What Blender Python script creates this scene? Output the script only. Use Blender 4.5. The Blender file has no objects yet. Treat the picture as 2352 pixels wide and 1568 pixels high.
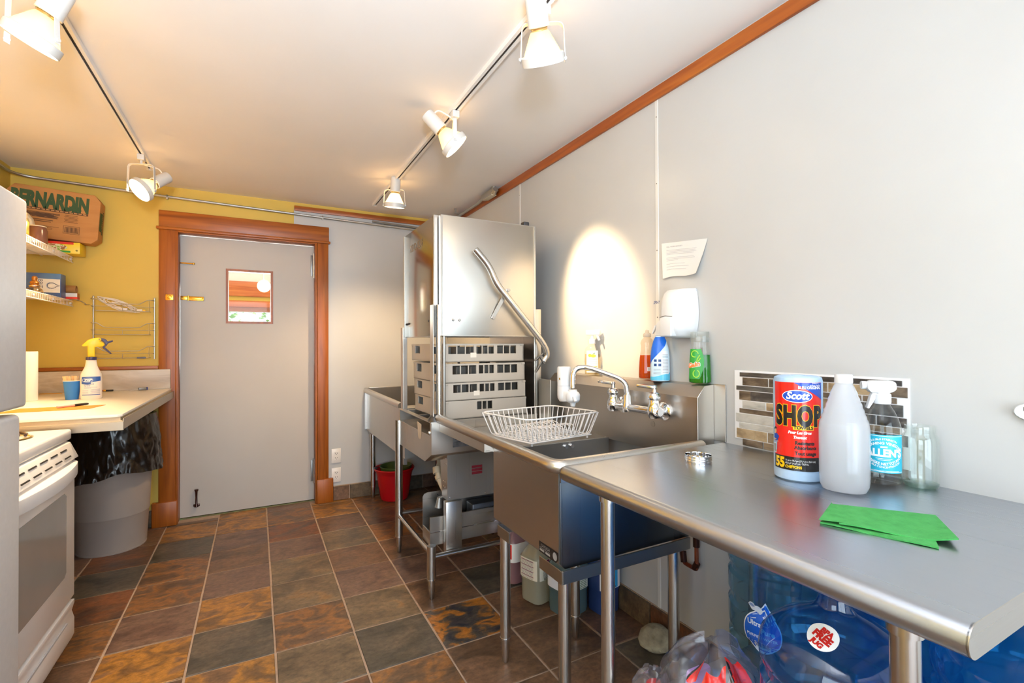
import bpy, bmesh, math, random
from math import sin, cos, pi, atan2, hypot, radians
from mathutils import Vector, Matrix
random.seed(7)
SC = bpy.context.scene
COL = SC.collection

# ---------------------------------------------------------------- camera, light, exposure
cam = bpy.data.cameras.new('camera'); camo = bpy.data.objects.new('camera', cam); COL.objects.link(camo)
cam.sensor_width = 36.0; cam.lens = 1100.73 / 2352 * 36.0; cam.clip_start = 0.02; cam.clip_end = 60
YAW, PIT, ROL = 0.490051922, 0.00760288, -0.00380767
_f = Vector((sin(YAW) * cos(PIT), cos(YAW) * cos(PIT), sin(PIT))); _r = Vector((cos(YAW), -sin(YAW), 0)); _u = _r.cross(_f)
_r2 = cos(ROL) * _r + sin(ROL) * _u; _u2 = -sin(ROL) * _r + cos(ROL) * _u
CAMP = Vector((0, 0, 1.2518))
camo.matrix_world = Matrix(((_r2.x, _u2.x, -_f.x, CAMP.x), (_r2.y, _u2.y, -_f.y, CAMP.y), (_r2.z, _u2.z, -_f.z, CAMP.z), (0, 0, 0, 1)))
SC.camera = camo

SC.view_settings.view_transform = 'Standard'; SC.view_settings.look = 'None'
SC.view_settings.gamma = 1.0; SC.view_settings.use_curve_mapping = False
SC.view_settings.exposure = 0.66
SC.cycles.use_denoising = True
SC.cycles.max_bounces = 10; SC.cycles.diffuse_bounces = 5; SC.cycles.glossy_bounces = 5
SC.cycles.transparent_max_bounces = 24; SC.cycles.transmission_bounces = 8
SC.cycles.caustics_reflective = False; SC.cycles.caustics_refractive = False
SC.cycles.sample_clamp_indirect = 6.0; SC.cycles.blur_glossy = 0.5

world = bpy.data.worlds.new('world'); SC.world = world; world.use_nodes = True
wb = world.node_tree.nodes['Background']; wb.inputs[0].default_value = (0.80, 0.90, 1.0, 1); wb.inputs[1].default_value = 1.6

def area(name, loc, target, sx, sy, power, col):
    l = bpy.data.lights.new(name, 'AREA'); l.shape = 'RECTANGLE'; l.size = sx; l.size_y = sy; l.energy = power; l.color = col
    o = bpy.data.objects.new(name, l); COL.objects.link(o); o.location = loc
    o.rotation_euler = (Vector(target) - Vector(loc)).to_track_quat('-Z', 'Y').to_euler(); return o
# daylight coming in through the two big windows behind the photographer
area('daylight_front_window', (0.2, -2.06, 1.12), (0.3, 0, 1.45), 2.3, 2.0, 58, (0.80, 0.92, 1.06))
area('daylight_left_window', (-1.52, -0.7, 1.45), (0, -0.55, 1.95), 1.5, 1.2, 20, (0.82, 0.93, 1.06))
# daylight in the room beyond the door
area('daylight_far_room', (0.0, 6.9, 1.5), (0.0, 4.5, 1.5), 2.2, 1.0, 90, (1.0, 0.97, 0.9))

# the photographer's flash, turned up and bounced off the ceiling
fl_ = bpy.data.lights.new('bounce_flash', 'SPOT'); fl_.energy = 195; fl_.spot_size = radians(150); fl_.spot_blend = 1.0; fl_.color = (0.83, 0.95, 1.12); fl_.shadow_soft_size = .12
flo = bpy.data.objects.new('bounce_flash', fl_); COL.objects.link(flo); flo.location = (-.1, -.35, 1.62); flo.rotation_euler = Vector((-.12, .62, 1)).to_track_quat('-Z', 'Y').to_euler()

# ---------------------------------------------------------------- colour and material helpers
def c(h):
    h = h.lstrip('#'); v = [int(h[i:i + 2], 16) / 255 for i in (0, 2, 4)]
    return tuple((x / 12.92 if x <= 0.04045 else ((x + 0.055) / 1.055) ** 2.4) for x in v) + (1.0,)
MATS = {}
def newmat(name):
    m = bpy.data.materials.new(name); m.use_nodes = True; m.node_tree.nodes.clear(); MATS[name] = m
    return m, m.node_tree.nodes, m.node_tree.links
def principled(name, col, rough=0.5, metal=0.0, **kw):
    if name in MATS: return MATS[name]
    m, N, L = newmat(name); o = N.new('ShaderNodeOutputMaterial'); p = N.new('ShaderNodeBsdfPrincipled'); L.new(p.outputs[0], o.inputs[0])
    p.inputs['Base Color'].default_value = c(col) if isinstance(col, str) else col
    p.inputs['Roughness'].default_value = rough; p.inputs['Metallic'].default_value = metal
    for k, v in kw.items(): p.inputs[k.replace('_', ' ')].default_value = v
    m['p'] = p.name
    return m
def noisy(name, cols, scale=6, rough=0.5, metal=0, stretch=(1, 1, 1), detail=5, bump=0.0, rvar=0.0, world=False, dist=0.0, pos=None, spec=None, bscale=None, bdist=0.01):
    """procedural colour ramp over stretched noise, with optional bump and roughness variation"""
    if name in MATS: return MATS[name]
    m, N, L = newmat(name); o = N.new('ShaderNodeOutputMaterial'); p = N.new('ShaderNodeBsdfPrincipled'); L.new(p.outputs[0], o.inputs[0])
    if world: co = N.new('ShaderNodeNewGeometry').outputs['Position']
    else: co = N.new('ShaderNodeTexCoord').outputs['Object']
    mp = N.new('ShaderNodeMapping'); mp.inputs['Scale'].default_value = stretch; L.new(co, mp.inputs['Vector'])
    oi = N.new('ShaderNodeObjectInfo'); mu = N.new('ShaderNodeMath'); mu.operation = 'MULTIPLY'; mu.inputs[1].default_value = 37.0 if not world else 0
    L.new(oi.outputs['Random'], mu.inputs[0])
    cb = N.new('ShaderNodeCombineXYZ'); [L.new(mu.outputs[0], cb.inputs[i]) for i in range(3)]
    ad = N.new('ShaderNodeVectorMath'); L.new(mp.outputs[0], ad.inputs[0]); L.new(cb.outputs[0], ad.inputs[1])
    n = N.new('ShaderNodeTexNoise'); n.inputs['Scale'].default_value = scale; n.inputs['Detail'].default_value = detail; n.inputs['Distortion'].default_value = dist
    L.new(ad.outputs[0], n.inputs['Vector'])
    r = N.new('ShaderNodeValToRGB'); L.new(n.outputs['Fac'], r.inputs[0]); e = r.color_ramp.elements
    k = len(cols); pos = pos or [0.3 + 0.4 * i / max(1, k - 1) for i in range(k)]
    e[0].position = pos[0]; e[0].color = c(cols[0]); e[1].position = pos[-1]; e[1].color = c(cols[-1])
    for i in range(1, k - 1): q = e.new(pos[i]); q.color = c(cols[i])
    L.new(r.outputs[0], p.inputs['Base Color']); p.inputs['Roughness'].default_value = rough; p.inputs['Metallic'].default_value = metal
    if spec is not None: p.inputs['Specular IOR Level'].default_value = spec
    if bump:
        n2 = N.new('ShaderNodeTexNoise'); n2.inputs['Scale'].default_value = bscale or scale * 2.5; n2.inputs['Detail'].default_value = 6; L.new(ad.outputs[0], n2.inputs['Vector'])
        b = N.new('ShaderNodeBump'); b.inputs['Strength'].default_value = bump; b.inputs['Distance'].default_value = bdist
        L.new(n2.outputs['Fac'], b.inputs['Height']); L.new(b.outputs[0], p.inputs['Normal'])
    if rvar:
        mr = N.new('ShaderNodeMapRange'); mr.inputs['To Min'].default_value = rough - rvar; mr.inputs['To Max'].default_value = rough + rvar
        L.new(n.outputs['Fac'], mr.inputs[0]); L.new(mr.outputs[0], p.inputs['Roughness'])
    return m
def clear(name, col, ior=1.4, rough=0.03, gloss=1.0, tint=1.0, haze=0.0, hcol=None):
    """thin clear wall: coloured see-through layer plus Fresnel reflection, optional milky share"""
    if name in MATS: return MATS[name]
    m, N, L = newmat(name); o = N.new('ShaderNodeOutputMaterial'); t = N.new('ShaderNodeBsdfTransparent'); g = N.new('ShaderNodeBsdfGlossy')
    t.inputs[0].default_value = c(col); g.inputs['Roughness'].default_value = rough; g.inputs[0].default_value = (gloss, gloss, gloss, 1)
    lw = N.new('ShaderNodeLayerWeight'); lw.inputs[0].default_value = 0.5; pw = N.new('ShaderNodeMath'); pw.operation = 'POWER'; pw.inputs[1].default_value = 4.0
    f0 = ((ior - 1) / (ior + 1)) ** 2; mr = N.new('ShaderNodeMapRange'); mr.inputs['To Min'].default_value = f0; mr.inputs['To Max'].default_value = 0.9
    L.new(lw.outputs['Facing'], pw.inputs[0]); L.new(pw.outputs[0], mr.inputs[0]); mx = N.new('ShaderNodeMixShader'); L.new(mr.outputs[0], mx.inputs[0]); src = t.outputs[0]
    if haze:
        d = N.new('ShaderNodeBsdfDiffuse'); d.inputs[0].default_value = c(hcol or col); tr = N.new('ShaderNodeBsdfTranslucent'); tr.inputs[0].default_value = c(hcol or col)
        m1 = N.new('ShaderNodeMixShader'); m1.inputs[0].default_value = 0.5; L.new(d.outputs[0], m1.inputs[1]); L.new(tr.outputs[0], m1.inputs[2])
        m2 = N.new('ShaderNodeMixShader'); m2.inputs[0].default_value = haze; L.new(t.outputs[0], m2.inputs[1]); L.new(m1.outputs[0], m2.inputs[2]); src = m2.outputs[0]
    L.new(src, mx.inputs[1]); L.new(g.outputs[0], mx.inputs[2]); L.new(mx.outputs[0], o.inputs[0])
    return m
def emit(name, col, s):
    if name in MATS: return MATS[name]
    m, N, L = newmat(name); o = N.new('ShaderNodeOutputMaterial'); e = N.new('ShaderNodeEmission'); e.inputs[0].default_value = c(col); e.inputs[1].default_value = s
    L.new(e.outputs[0], o.inputs[0]); return m
def steel(name, col='#c9c5bf', rough=0.3, axis='z', bump=0.015):
    bump = bump * .7
    s = {'x': (.35, 120, 120), 'y': (120, .35, 120), 'z': (120, 120, .35)}[axis]
    return noisy(name, [col, col], scale=3, rough=rough, metal=1.0, stretch=s, bump=bump, rvar=0.07, world=True, bscale=3, bdist=.0006)
def wood(name, cols, axis='z', rough=0.38, k=1.0):
    s = {'x': (1.2, 22, 22), 'y': (22, 1.2, 22), 'z': (22, 22, 1.2)}[axis]
    return noisy(name, cols, scale=1.6 * k, rough=rough, stretch=s, detail=6, dist=0.7, bump=0.03, world=True)

ST_V = steel('steel_vertical', axis='z'); ST_X = steel('steel_grain_x', axis='x', rough=0.3); ST_Y = steel('steel_grain_y', axis='y', rough=0.3)
ST_T = steel('steel_table', '#b9bec6', 0.3, 'y', 0.05); ST_L = steel('steel_leg', '#cfccc8', 0.24, 'z', 0.03); ST_D = steel('steel_dull', '#a8a39c', 0.36, 'z')
CHROME = principled('chrome', '#e6e6e8', 0.07, 1.0); WIRE = principled('chrome_wire', '#c4c0b8', 0.42, 1.0); BRASS = principled('brass', '#d9a441', 0.22, 1.0)
WHITE = principled('white_enamel', '#f1efee', 0.28); WPL = principled('white_plastic', '#dcdddf', 0.35); WIREW = principled('white_wire', '#f4efec', 0.35)
BLK = principled('black_plastic', '#1c1b1c', 0.35); DARK = principled('dark_gap', '#15120f', 0.7); GREY = principled('grey_metal', '#8d8a86', 0.4, 0.6)
PAPER = principled('paper', '#e6e5e2', 0.7); INK = principled('ink', '#2b2a2c', 0.6); INKG = principled('grey_ink', '#8a8c92', 0.7)
WD_Z = wood('fir_upright', ['#84420c', '#9e5412', '#ac601a'], 'z'); WD_X = wood('fir_crosswise', ['#84420c', '#9e5413', '#ae621c'], 'x'); WD_Y = wood('fir_along', ['#92460f', '#a85717', '#b4651f'], 'y')

# ---------------------------------------------------------------- mesh builder
class MB:
    def __init__(s): s.v = []; s.f = []
    def add(s, vs, fs):
        b = len(s.v); s.v += [tuple(p) for p in vs]; s.f += [tuple(i + b for i in q) for q in fs]; return s
    def box(s, x0, x1, y0, y1, z0, z1):
        return s.add([(x0, y0, z0), (x1, y0, z0), (x1, y1, z0), (x0, y1, z0), (x0, y0, z1), (x1, y0, z1), (x1, y1, z1), (x0, y1, z1)],
                     [(0, 3, 2, 1), (4, 5, 6, 7), (0, 1, 5, 4), (1, 2, 6, 5), (2, 3, 7, 6), (3, 0, 4, 7)])
    def obox(s, ctr, h, M):
        ctr = Vector(ctr); vs = []
        for dz in (-1, 1):
            for dx, dy in ((-1, -1), (1, -1), (1, 1), (-1, 1)): vs.append(ctr + M @ Vector((dx * h[0], dy * h[1], dz * h[2])))
        return s.add(vs, [(0, 3, 2, 1), (4, 5, 6, 7), (0, 1, 5, 4), (1, 2, 6, 5), (2, 3, 7, 6), (3, 0, 4, 7)])
    def bar(s, p0, p1, w, t, up=(0, 0, 1)):
        p0, p1 = Vector(p0), Vector(p1); d = (p1 - p0); L = d.length; d.normalize(); u = Vector(up)
        a = d.cross(u)
        if a.length < 1e-4: a = d.cross(Vector((1, 0, 0)))
        a.normalize(); b = a.cross(d); M = Matrix((a, d, b)).transposed()
        return s.obox((p0 + p1) / 2, (w / 2, L / 2, t / 2), M)
    def cyl(s, p0, p1, r0, r1=None, n=16, cap=True):
        r1 = r0 if r1 is None else r1; p0, p1 = Vector(p0), Vector(p1); d = (p1 - p0).normalized()
        a = d.orthogonal().normalized(); b = d.cross(a); vs = []
        for p, r in ((p0, r0), (p1, r1)):
            for i in range(n): t = 2 * pi * i / n; vs.append(p + r * (cos(t) * a + sin(t) * b))
        fs = [(i, (i + 1) % n, n + (i + 1) % n, n + i) for i in range(n)]
        if cap: fs += [tuple(range(n))[::-1], tuple(range(n, 2 * n))]
        return s.add(vs, fs)
    def tube(s, pts, r, n=8, closed=False, flat=None):
        P = [Vector(p) for p in pts]; m = len(P); vs = []; nrm = None
        for i in range(m):
            if closed: d = P[(i + 1) % m] - P[i - 1]
            else: d = (P[min(i + 1, m - 1)] - P[max(i - 1, 0)])
            if d.length < 1e-9: d = Vector((0, 0, 1))
            d.normalize()
            if nrm is None: nrm = d.orthogonal().normalized()
            else:
                nrm = nrm - d * nrm.dot(d)
                nrm = nrm.normalized() if nrm.length > 1e-6 else d.orthogonal().normalized()
            b = d.cross(nrm); rr = r[i] if isinstance(r, (list, tuple)) else r
            for k in range(n): t = 2 * pi * k / n; vs.append(P[i] + rr * (cos(t) * nrm + sin(t) * b))
        fs = []
        for i in range(m if closed else m - 1):
            j = (i + 1) % m
            for k in range(n): k2 = (k + 1) % n; fs.append((i * n + k, i * n + k2, j * n + k2, j * n + k))
        if not closed: fs += [tuple(range(n))[::-1], tuple(range((m - 1) * n, m * n))]
        return s.add(vs, fs)
    def lathe(s, prof, n=24, o=(0, 0, 0), sx=1, sy=1, rz=0, sq=2.0, closed=False):
        rings = []; vs = []; fs = []; cz, sz = cos(rz), sin(rz)
        for r, z in prof:
            if r < 1e-6: rings.append([len(vs)]); vs.append((o[0], o[1], o[2] + z)); continue
            ring = []
            for i in range(n):
                t = 2 * pi * i / n; x, y = cos(t), sin(t)
                if sq != 2.0:
                    q = (abs(x) ** sq + abs(y) ** sq) ** (-1 / sq); x *= q; y *= q
                x *= r * sx; y *= r * sy; ring.append(len(vs)); vs.append((o[0] + x * cz - y * sz, o[1] + x * sz + y * cz, o[2] + z))
            rings.append(ring)
        pr = list(zip(rings, rings[1:]))
        if closed: pr.append((rings[-1], rings[0]))
        for a, b in pr:
            if len(a) == 1 and len(b) == 1: continue
            if len(a) == 1: fs += [(a[0], b[(i + 1) % n], b[i]) for i in range(n)]
            elif len(b) == 1: fs += [(a[i], a[(i + 1) % n], b[0]) for i in range(n)]
            else: fs += [(a[i], a[(i + 1) % n], b[(i + 1) % n], b[i]) for i in range(n)]
        return s.add(vs, fs)
    def prism(s, poly, ax, a, b):
        n = len(poly)
        def P(u, v, w): return {'x': (w, u, v), 'y': (u, w, v), 'z': (u, v, w)}[ax]
        vs = [P(u, v, a) for u, v in poly] + [P(u, v, b) for u, v in poly]
        return s.add(vs, [tuple(range(n))[::-1], tuple(range(n, 2 * n))] + [(i, (i + 1) % n, n + (i + 1) % n, n + i) for i in range(n)])
    def grid(s, fn, nu, nv, cu=False):
        vs = [fn(i / (nu if cu else nu), j / nv) for j in range(nv + 1) for i in range(nu if cu else nu + 1)]; w = nu if cu else nu + 1
        fs = [(j * w + i, j * w + (i + 1) % w, (j + 1) * w + (i + 1) % w, (j + 1) * w + i) for j in range(nv) for i in range(nu)]
        return s.add(vs, fs)
    def xf(s, M): s.v = [tuple(M @ Vector(p)) for p in s.v]; return s
    def mesh(s, name, bev=0, seg=2, ang=35, fix=True):
        me = bpy.data.meshes.new(name); me.from_pydata(s.v, [], s.f); bm = bmesh.new(); bm.from_mesh(me)
        if fix: bmesh.ops.recalc_face_normals(bm, faces=bm.faces)
        if bev:
            ed = [e for e in bm.edges if len(e.link_faces) == 2 and e.calc_face_angle(0) > radians(30)]
            bmesh.ops.bevel(bm, geom=ed, offset=bev, segments=seg, profile=0.5, affect='EDGES', clamp_overlap=True)
        bm.to_mesh(me); bm.free(); me.polygons.foreach_set('use_smooth', [True] * len(me.polygons)); me.set_sharp_from_angle(angle=radians(ang)); return me

ROOT = {}
def _place(o, parent, w):
    """world-space vertices go into the frame of the top object"""
    if parent is not None:
        o.parent = parent; L, rz = ROOT[parent.name]; ROOT[o.name] = (L, rz)
        if w:
            M = (Matrix.Translation(L) @ Matrix.Rotation(rz, 4, 'Z')).inverted()
            o.data.transform(M)
def O(name, mb, mat, parent=None, bev=0, seg=2, w=True, label=None, kind=None, ang=35, fix=True):
    me = mb if isinstance(mb, bpy.types.Mesh) else mb.mesh(name, bev, seg, ang, fix)
    if not me.materials: me.materials.append(mat)
    o = bpy.data.objects.new(name, me); COL.objects.link(o); ROOT[o.name] = (Vector((0, 0, 0)), 0.0)
    _place(o, parent, w)
    if label: o['label'] = label
    if kind: o['kind'] = kind
    return o
def tagit(o, label, cat, group=None):
    o['label'] = label; o['category'] = cat
    if group: o['group'] = group
    return o
def T(name, label, cat, loc, group=None, rz=0.0):
    o = bpy.data.objects.new(name, None); COL.objects.link(o); o.location = loc; o.rotation_euler = (0, 0, rz); o.empty_display_size = 0.05
    ROOT[o.name] = (Vector(loc), rz); return tagit(o, label, cat, group)
def S(name, mb, mat, label, cat, loc, group=None, bev=0, seg=2, rz=0, w=True, ang=35):
    """a thing that is one mesh, origin at its base"""
    me = mb.mesh(name, bev, seg, ang); me.materials.append(mat); o = bpy.data.objects.new(name, me); COL.objects.link(o); o.location = loc; o.rotation_euler = (0, 0, rz)
    if w: me.transform((Matrix.Translation(loc) @ Matrix.Rotation(rz, 4, 'Z')).inverted())
    ROOT[o.name] = (Vector(loc), rz); return tagit(o, label, cat, group)
def ST(name, mb, mat, parent=None, bev=0, seg=2):
    o = O(name, mb, mat, parent, bev, seg)
    if parent is None: o['kind'] = 'structure'
    return o
def copy_tree(o, parent=None):
    k = o.copy(); COL.objects.link(k)
    if parent is not None: k.parent = parent
    ROOT[k.name] = ROOT[o.name]
    for ch in list(o.children): copy_tree(ch, k)
    return k
def fil(pts, r, k=5):
    """round the corners of a polyline"""
    P = [Vector(p) for p in pts]; out = [P[0]]
    for i in range(1, len(P) - 1):
        a, b, d = P[i - 1], P[i], P[i + 1]; la = min(r, (a - b).length * 0.49); lb = min(r, (d - b).length * 0.49)
        s0 = b + (a - b).normalized() * la; s1 = b + (d - b).normalized() * lb
        for j in range(k + 1): t = j / k; out.append((1 - t) ** 2 * s0 + 2 * t * (1 - t) * b + t * t * s1)
    out.append(P[-1]); return out
# flat and curved lettering
def txt(string, h, fn, mat, parent, name='lettering', bold=0.0, shear=0.0, xs=1.0, align='CENTER', ext=0.0, sub=0, w=True, spacing=1.0):
    cu = bpy.data.curves.new('t', 'FONT'); cu.body = string; cu.align_x = align; cu.size = 1.0; cu.offset = bold; cu.shear = shear; cu.fill_mode = 'FRONT'; cu.resolution_u = 3; cu.space_character = spacing
    ob = bpy.data.objects.new('t', cu); COL.objects.link(ob); me = bpy.data.meshes.new_from_object(ob); bpy.data.objects.remove(ob); bpy.data.curves.remove(cu)
    k = h / 0.72
    bm = bmesh.new(); bm.from_mesh(me)
    if sub:
        bmesh.ops.triangulate(bm, faces=bm.faces)
        for _ in range(4):
            ed = [e for e in bm.edges if e.calc_length() * k > sub]
            if not ed: break
            bmesh.ops.subdivide_edges(bm, edges=ed, cuts=1); bmesh.ops.triangulate(bm, faces=[f for f in bm.faces if len(f.verts) > 3])
    for v in bm.verts: v.co = Vector(fn(v.co.x * k * xs, v.co.y * k))
    bm.to_mesh(me); bm.free(); me.materials.clear(); me.materials.append(mat); me.name = name
    return O(name, me, mat, parent, w=w)
def plane(o, ux, uy):
    o, ux, uy = Vector(o), Vector(ux), Vector(uy); n = ux.cross(uy)
    return lambda x, y, d=0.0: o + ux * x + uy * y + n * d
def quad(fn, x0, x1, y0, y1, off=0.0):
    return MB().add([fn(x0, y0, off), fn(x1, y0, off), fn(x1, y1, off), fn(x0, y1, off)], [(0, 1, 2, 3)])
def lines(fn, rows, off=0.0):
    """thin printed lines: rows of (x0, x1, y, height)"""
    m = MB()
    for x0, x1, y, h in rows:
        n = max(1, min(24, math.ceil((x1 - x0) / .005)))
        for k in range(n): a, b = x0 + (x1 - x0) * k / n, x0 + (x1 - x0) * (k + 1) / n; m.add([fn(a, y, off), fn(b, y, off), fn(b, y + h, off), fn(a, y + h, off)], [(0, 1, 2, 3)])
    return m
def fan(fn, pts, off=0.0, rings=5, ctr=None):
    """a printed patch with a clean outline that follows a curved surface"""
    n = len(pts); cx, cy = ctr or (sum(p[0] for p in pts) / n, sum(p[1] for p in pts) / n)
    return MB().grid(lambda u, v: (lambda p: fn(cx + (p[0] - cx) * (.002 + .998 * v), cy + (p[1] - cy) * (.002 + .998 * v), off))(pts[int(round(u * n)) % n]), n, rings, cu=True)
def between(fn, x0, x1, lo, hi, nx=24, ny=10, off=0.0):
    def P(u, v): x = x0 + (x1 - x0) * u; a, b = lo(x), max(lo(x), hi(x)); return fn(x, a + (b - a) * v, off)
    return MB().grid(P, nx, ny)
def poly(fn, pts, off=0.0): return MB().add([fn(x, y, off) for x, y in pts], [tuple(range(len(pts)))])
def oval(cx, cy, rx, ry, n=28): return [(cx + rx * cos(2 * pi * i / n), cy + ry * sin(2 * pi * i / n)) for i in range(n)]
class Round:
    """a turned (optionally oval or squarish) body whose surface can carry labels"""
    def __init__(s, prof, loc, rz=0.0, sx=1.0, sy=1.0, sq=2.0, n=32): s.p = prof; s.l = Vector(loc); s.rz = rz; s.sx = sx; s.sy = sy; s.sq = sq; s.n = n
    def r(s, z):
        p = s.p
        for (r0, z0), (r1, z1) in zip(p, p[1:]):
            if min(z0, z1) <= z <= max(z0, z1) and abs(z1 - z0) > 1e-6: return r0 + (r1 - r0) * (z - z0) / (z1 - z0)
        return p[-1][0]
    def pt(s, th, z, off=0.0):
        r = s.r(z) + off; x, y = cos(th), sin(th)
        if s.sq != 2.0: q = (abs(x) ** s.sq + abs(y) ** s.sq) ** (-1 / s.sq); x *= q; y *= q
        x *= r * s.sx; y *= r * s.sy; cz, sz = cos(s.rz), sin(s.rz)
        return s.l + Vector((x * cz - y * sz, x * sz + y * cz, z))
    def body(s, prof=None, k=1.0): return MB().lathe(prof or s.p, s.n, s.l, s.sx * k, s.sy * k, s.rz, s.sq)
    def map(s, th0, z0, off=0.0006, R=None):
        R = R or s.r(z0) * (s.sx + s.sy) / 2
        return lambda x, y, d=0.0: s.pt(th0 + x / R, z0 + y, off + d)
    def band(s, th0, th1, z0, z1, off=0.0004, nu=20, nv=4): return MB().grid(lambda u, v: s.pt(th0 + (th1 - th0) * u, z0 + (z1 - z0) * v, off), nu, nv)
def gridpoly(fn, shape, x0, x1, y0, y1, nx, ny, off=0.0):
    """cells of a small grid kept where shape(x, y) is true, laid on a curved surface"""
    m = MB(); dx = (x1 - x0) / nx; dy = (y1 - y0) / ny
    for i in range(nx):
        for j in range(ny):
            a, b = x0 + i * dx, y0 + j * dy
            if shape(a + dx / 2, b + dy / 2): m.add([fn(a, b, off), fn(a + dx, b, off), fn(a + dx, b + dy, off), fn(a, b + dy, off)], [(0, 1, 2, 3)])
    return m
def facing(x, y): return atan2(-y, -x)

# ================================================================ THE ROOM
XL, XR, YF, YB, ZC = -1.36, 1.535, -1.9, 4.12, 2.38
M_WHITE = noisy('wall_panel_white', ['#bfbfbe', '#c5c5c4'], scale=2, rough=0.32, bump=0.02, bscale=90, world=True)
M_YEL = noisy('yellow_paint', ['#cfae48', '#d5b650'], scale=2, rough=0.55, world=True)
M_CEIL = noisy('ceiling_paint', ['#ebe7e2', '#efebe7'], scale=2, rough=0.7, world=True)
M_GROUT = noisy('grout', ['#a08a78', '#b29a86'], scale=30, rough=0.85, bump=0.2, world=True)
floor = ST('floor', MB().box(XL - .1, XR + .1, YF - .1, YB + .12, -0.06, -0.0035), M_GROUT)
def slate(name, cols, pos=None, sc=5.5, bump=0.3):
    """cleft slate: broad stains, fine cloudy grain and pale scratches"""
    key = 'slate_' + name
    m = noisy(key, cols, scale=sc, rough=0.4, stretch=(1.0, 1.45, 1.0), detail=14, bump=bump, rvar=0.1, dist=0.8, pos=pos, bscale=14)
    N, L = m.node_tree.nodes, m.node_tree.links; p = next(n for n in N if n.type == 'BSDF_PRINCIPLED'); ad = next(n for n in N if n.type == 'VECT_MATH'); ramp = next(n for n in N if n.type == 'VALTORGB')
    n2 = N.new('ShaderNodeTexNoise'); n2.inputs['Scale'].default_value = 38; n2.inputs['Detail'].default_value = 10; n2.inputs['Roughness'].default_value = .72; L.new(ad.outputs[0], n2.inputs['Vector'])
    mr = N.new('ShaderNodeMapRange'); mr.inputs['From Min'].default_value = .3; mr.inputs['From Max'].default_value = .7; mr.inputs['To Min'].default_value = .55; mr.inputs['To Max'].default_value = 1.5; L.new(n2.outputs['Fac'], mr.inputs[0])
    mx = N.new('ShaderNodeMix'); mx.data_type = 'RGBA'; mx.blend_type = 'MULTIPLY'; mx.inputs[0].default_value = 1.0
    L.new(ramp.outputs[0], mx.inputs[6]); L.new(mr.outputs[0], mx.inputs[7]); L.new(mx.outputs[2], p.inputs['Base Color'])
    return m
SL = {'g': slate('grey', ['#38332c', '#4a4339', '#574d41', '#615446'], [.3, .45, .58, .72]),
      'o': slate('olive', ['#4b4030', '#655440', '#75624a', '#8a663c'], [.3, .47, .6, .74]),
      'b': slate('brown', ['#4a382a', '#664c38', '#755741', '#64503c'], [.3, .47, .6, .74]),
      'p': slate('plum', ['#503d34', '#684f42', '#735a4a', '#5c473c'], [.3, .47, .6, .74]),
      'r': slate('rust', ['#4a3a2c', '#654a34', '#8a5c30', '#6a4f3a', '#5a4433'], [.3, .45, .54, .61, .74], sc=7),
      'R': slate('bright_rust', ['#5a4430', '#76542f', '#a3702f', '#7c5a3c', '#584534'], [.3, .43, .53, .6, .74], sc=6),
      'd': slate('red_rust', ['#46342a', '#63432e', '#784a2c', '#584030'], [.3, .47, .6, .74]),
      'm': slate('mixed', ['#2e2c32', '#4a423a', '#8a5a2a', '#ac6c28', '#463d36'], [.34, .46, .52, .6, .68], sc=10, bump=.6)}
PLAN = {(-1, 0): 'b', (-1, 1): 'd', (-1, 2): 'g', (-1, 3): 'd', (-1, 4): 'r', (-1, 5): 'b', (0, 0): 'R', (0, 1): 'g', (0, 2): 'r', (0, 3): 'r', (0, 4): 'p', (0, 5): 'R', (0, 6): 'b',
        (1, 0): 'R', (1, 1): 'p', (1, 2): 'b', (1, 3): 'p', (1, 4): 'R', (1, 5): 'g', (1, 6): 'R', (2, -1): 'p', (2, 0): 'r', (2, 1): 'd', (2, 2): 'p', (2, 3): 'o', (2, 4): 'o', (2, 5): 'r', (2, 6): 'o', (2, 7): 'd',
        (3, -1): 'R', (3, 0): 'R', (3, 1): 'b', (3, 2): 'o', (3, 3): 'b', (3, 4): 'p', (3, 5): 'o', (3, 6): 'g', (3, 7): 'r', (4, 0): 'r', (4, 1): 'b', (4, 2): 'r', (4, 3): 'b', (4, 4): 'p', (4, 5): 'b', (4, 6): 'm', (4, 7): 'b', (4, 8): 'b',
        (5, 2): 'b', (5, 3): 'b', (5, 4): 'p', (5, 5): 'g', (5, 6): 'b', (5, 7): 'b', (5, 8): 'b', (6, 6): 'b', (6, 7): 'p', (6, 8): 'g', (6, 9): 'b'}
TP, GX, GY, GJ = 0.31, -0.55078, 4.05423, 0.0042
def tile_mesh(x0, x1, y0, y1):
    m = MB(); j = lambda: random.uniform(-.0012, .0012); a = [(x0 + GJ + j(), y0 + GJ + j()), (x1 - GJ + j(), y0 + GJ + j()), (x1 - GJ + j(), y1 - GJ + j()), (x0 + GJ + j(), y1 - GJ + j())]
    k = 0.0022; b = [(x + (k if x < (x0 + x1) / 2 else -k), y + (k if y < (y0 + y1) / 2 else -k)) for x, y in a]
    vs = [(x, y, -0.006) for x, y in a] + [(x, y, -0.0016 + j() * .3) for x, y in a] + [(x, y, 0) for x, y in b]
    m.add(vs, [(3, 2, 1, 0)] + [(i + 4 * l, (i + 1) % 4 + 4 * l, (i + 1) % 4 + 4 * l + 4, i + 4 * l + 4) for l in (0, 1) for i in range(4)] + [(8, 9, 10, 11)])
    return m
tvars = []
for k in range(6):
    me = tile_mesh(0, TP, 0, TP).mesh('tile', ang=20); me.materials.append(SL['b']); tvars.append(me)
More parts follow.
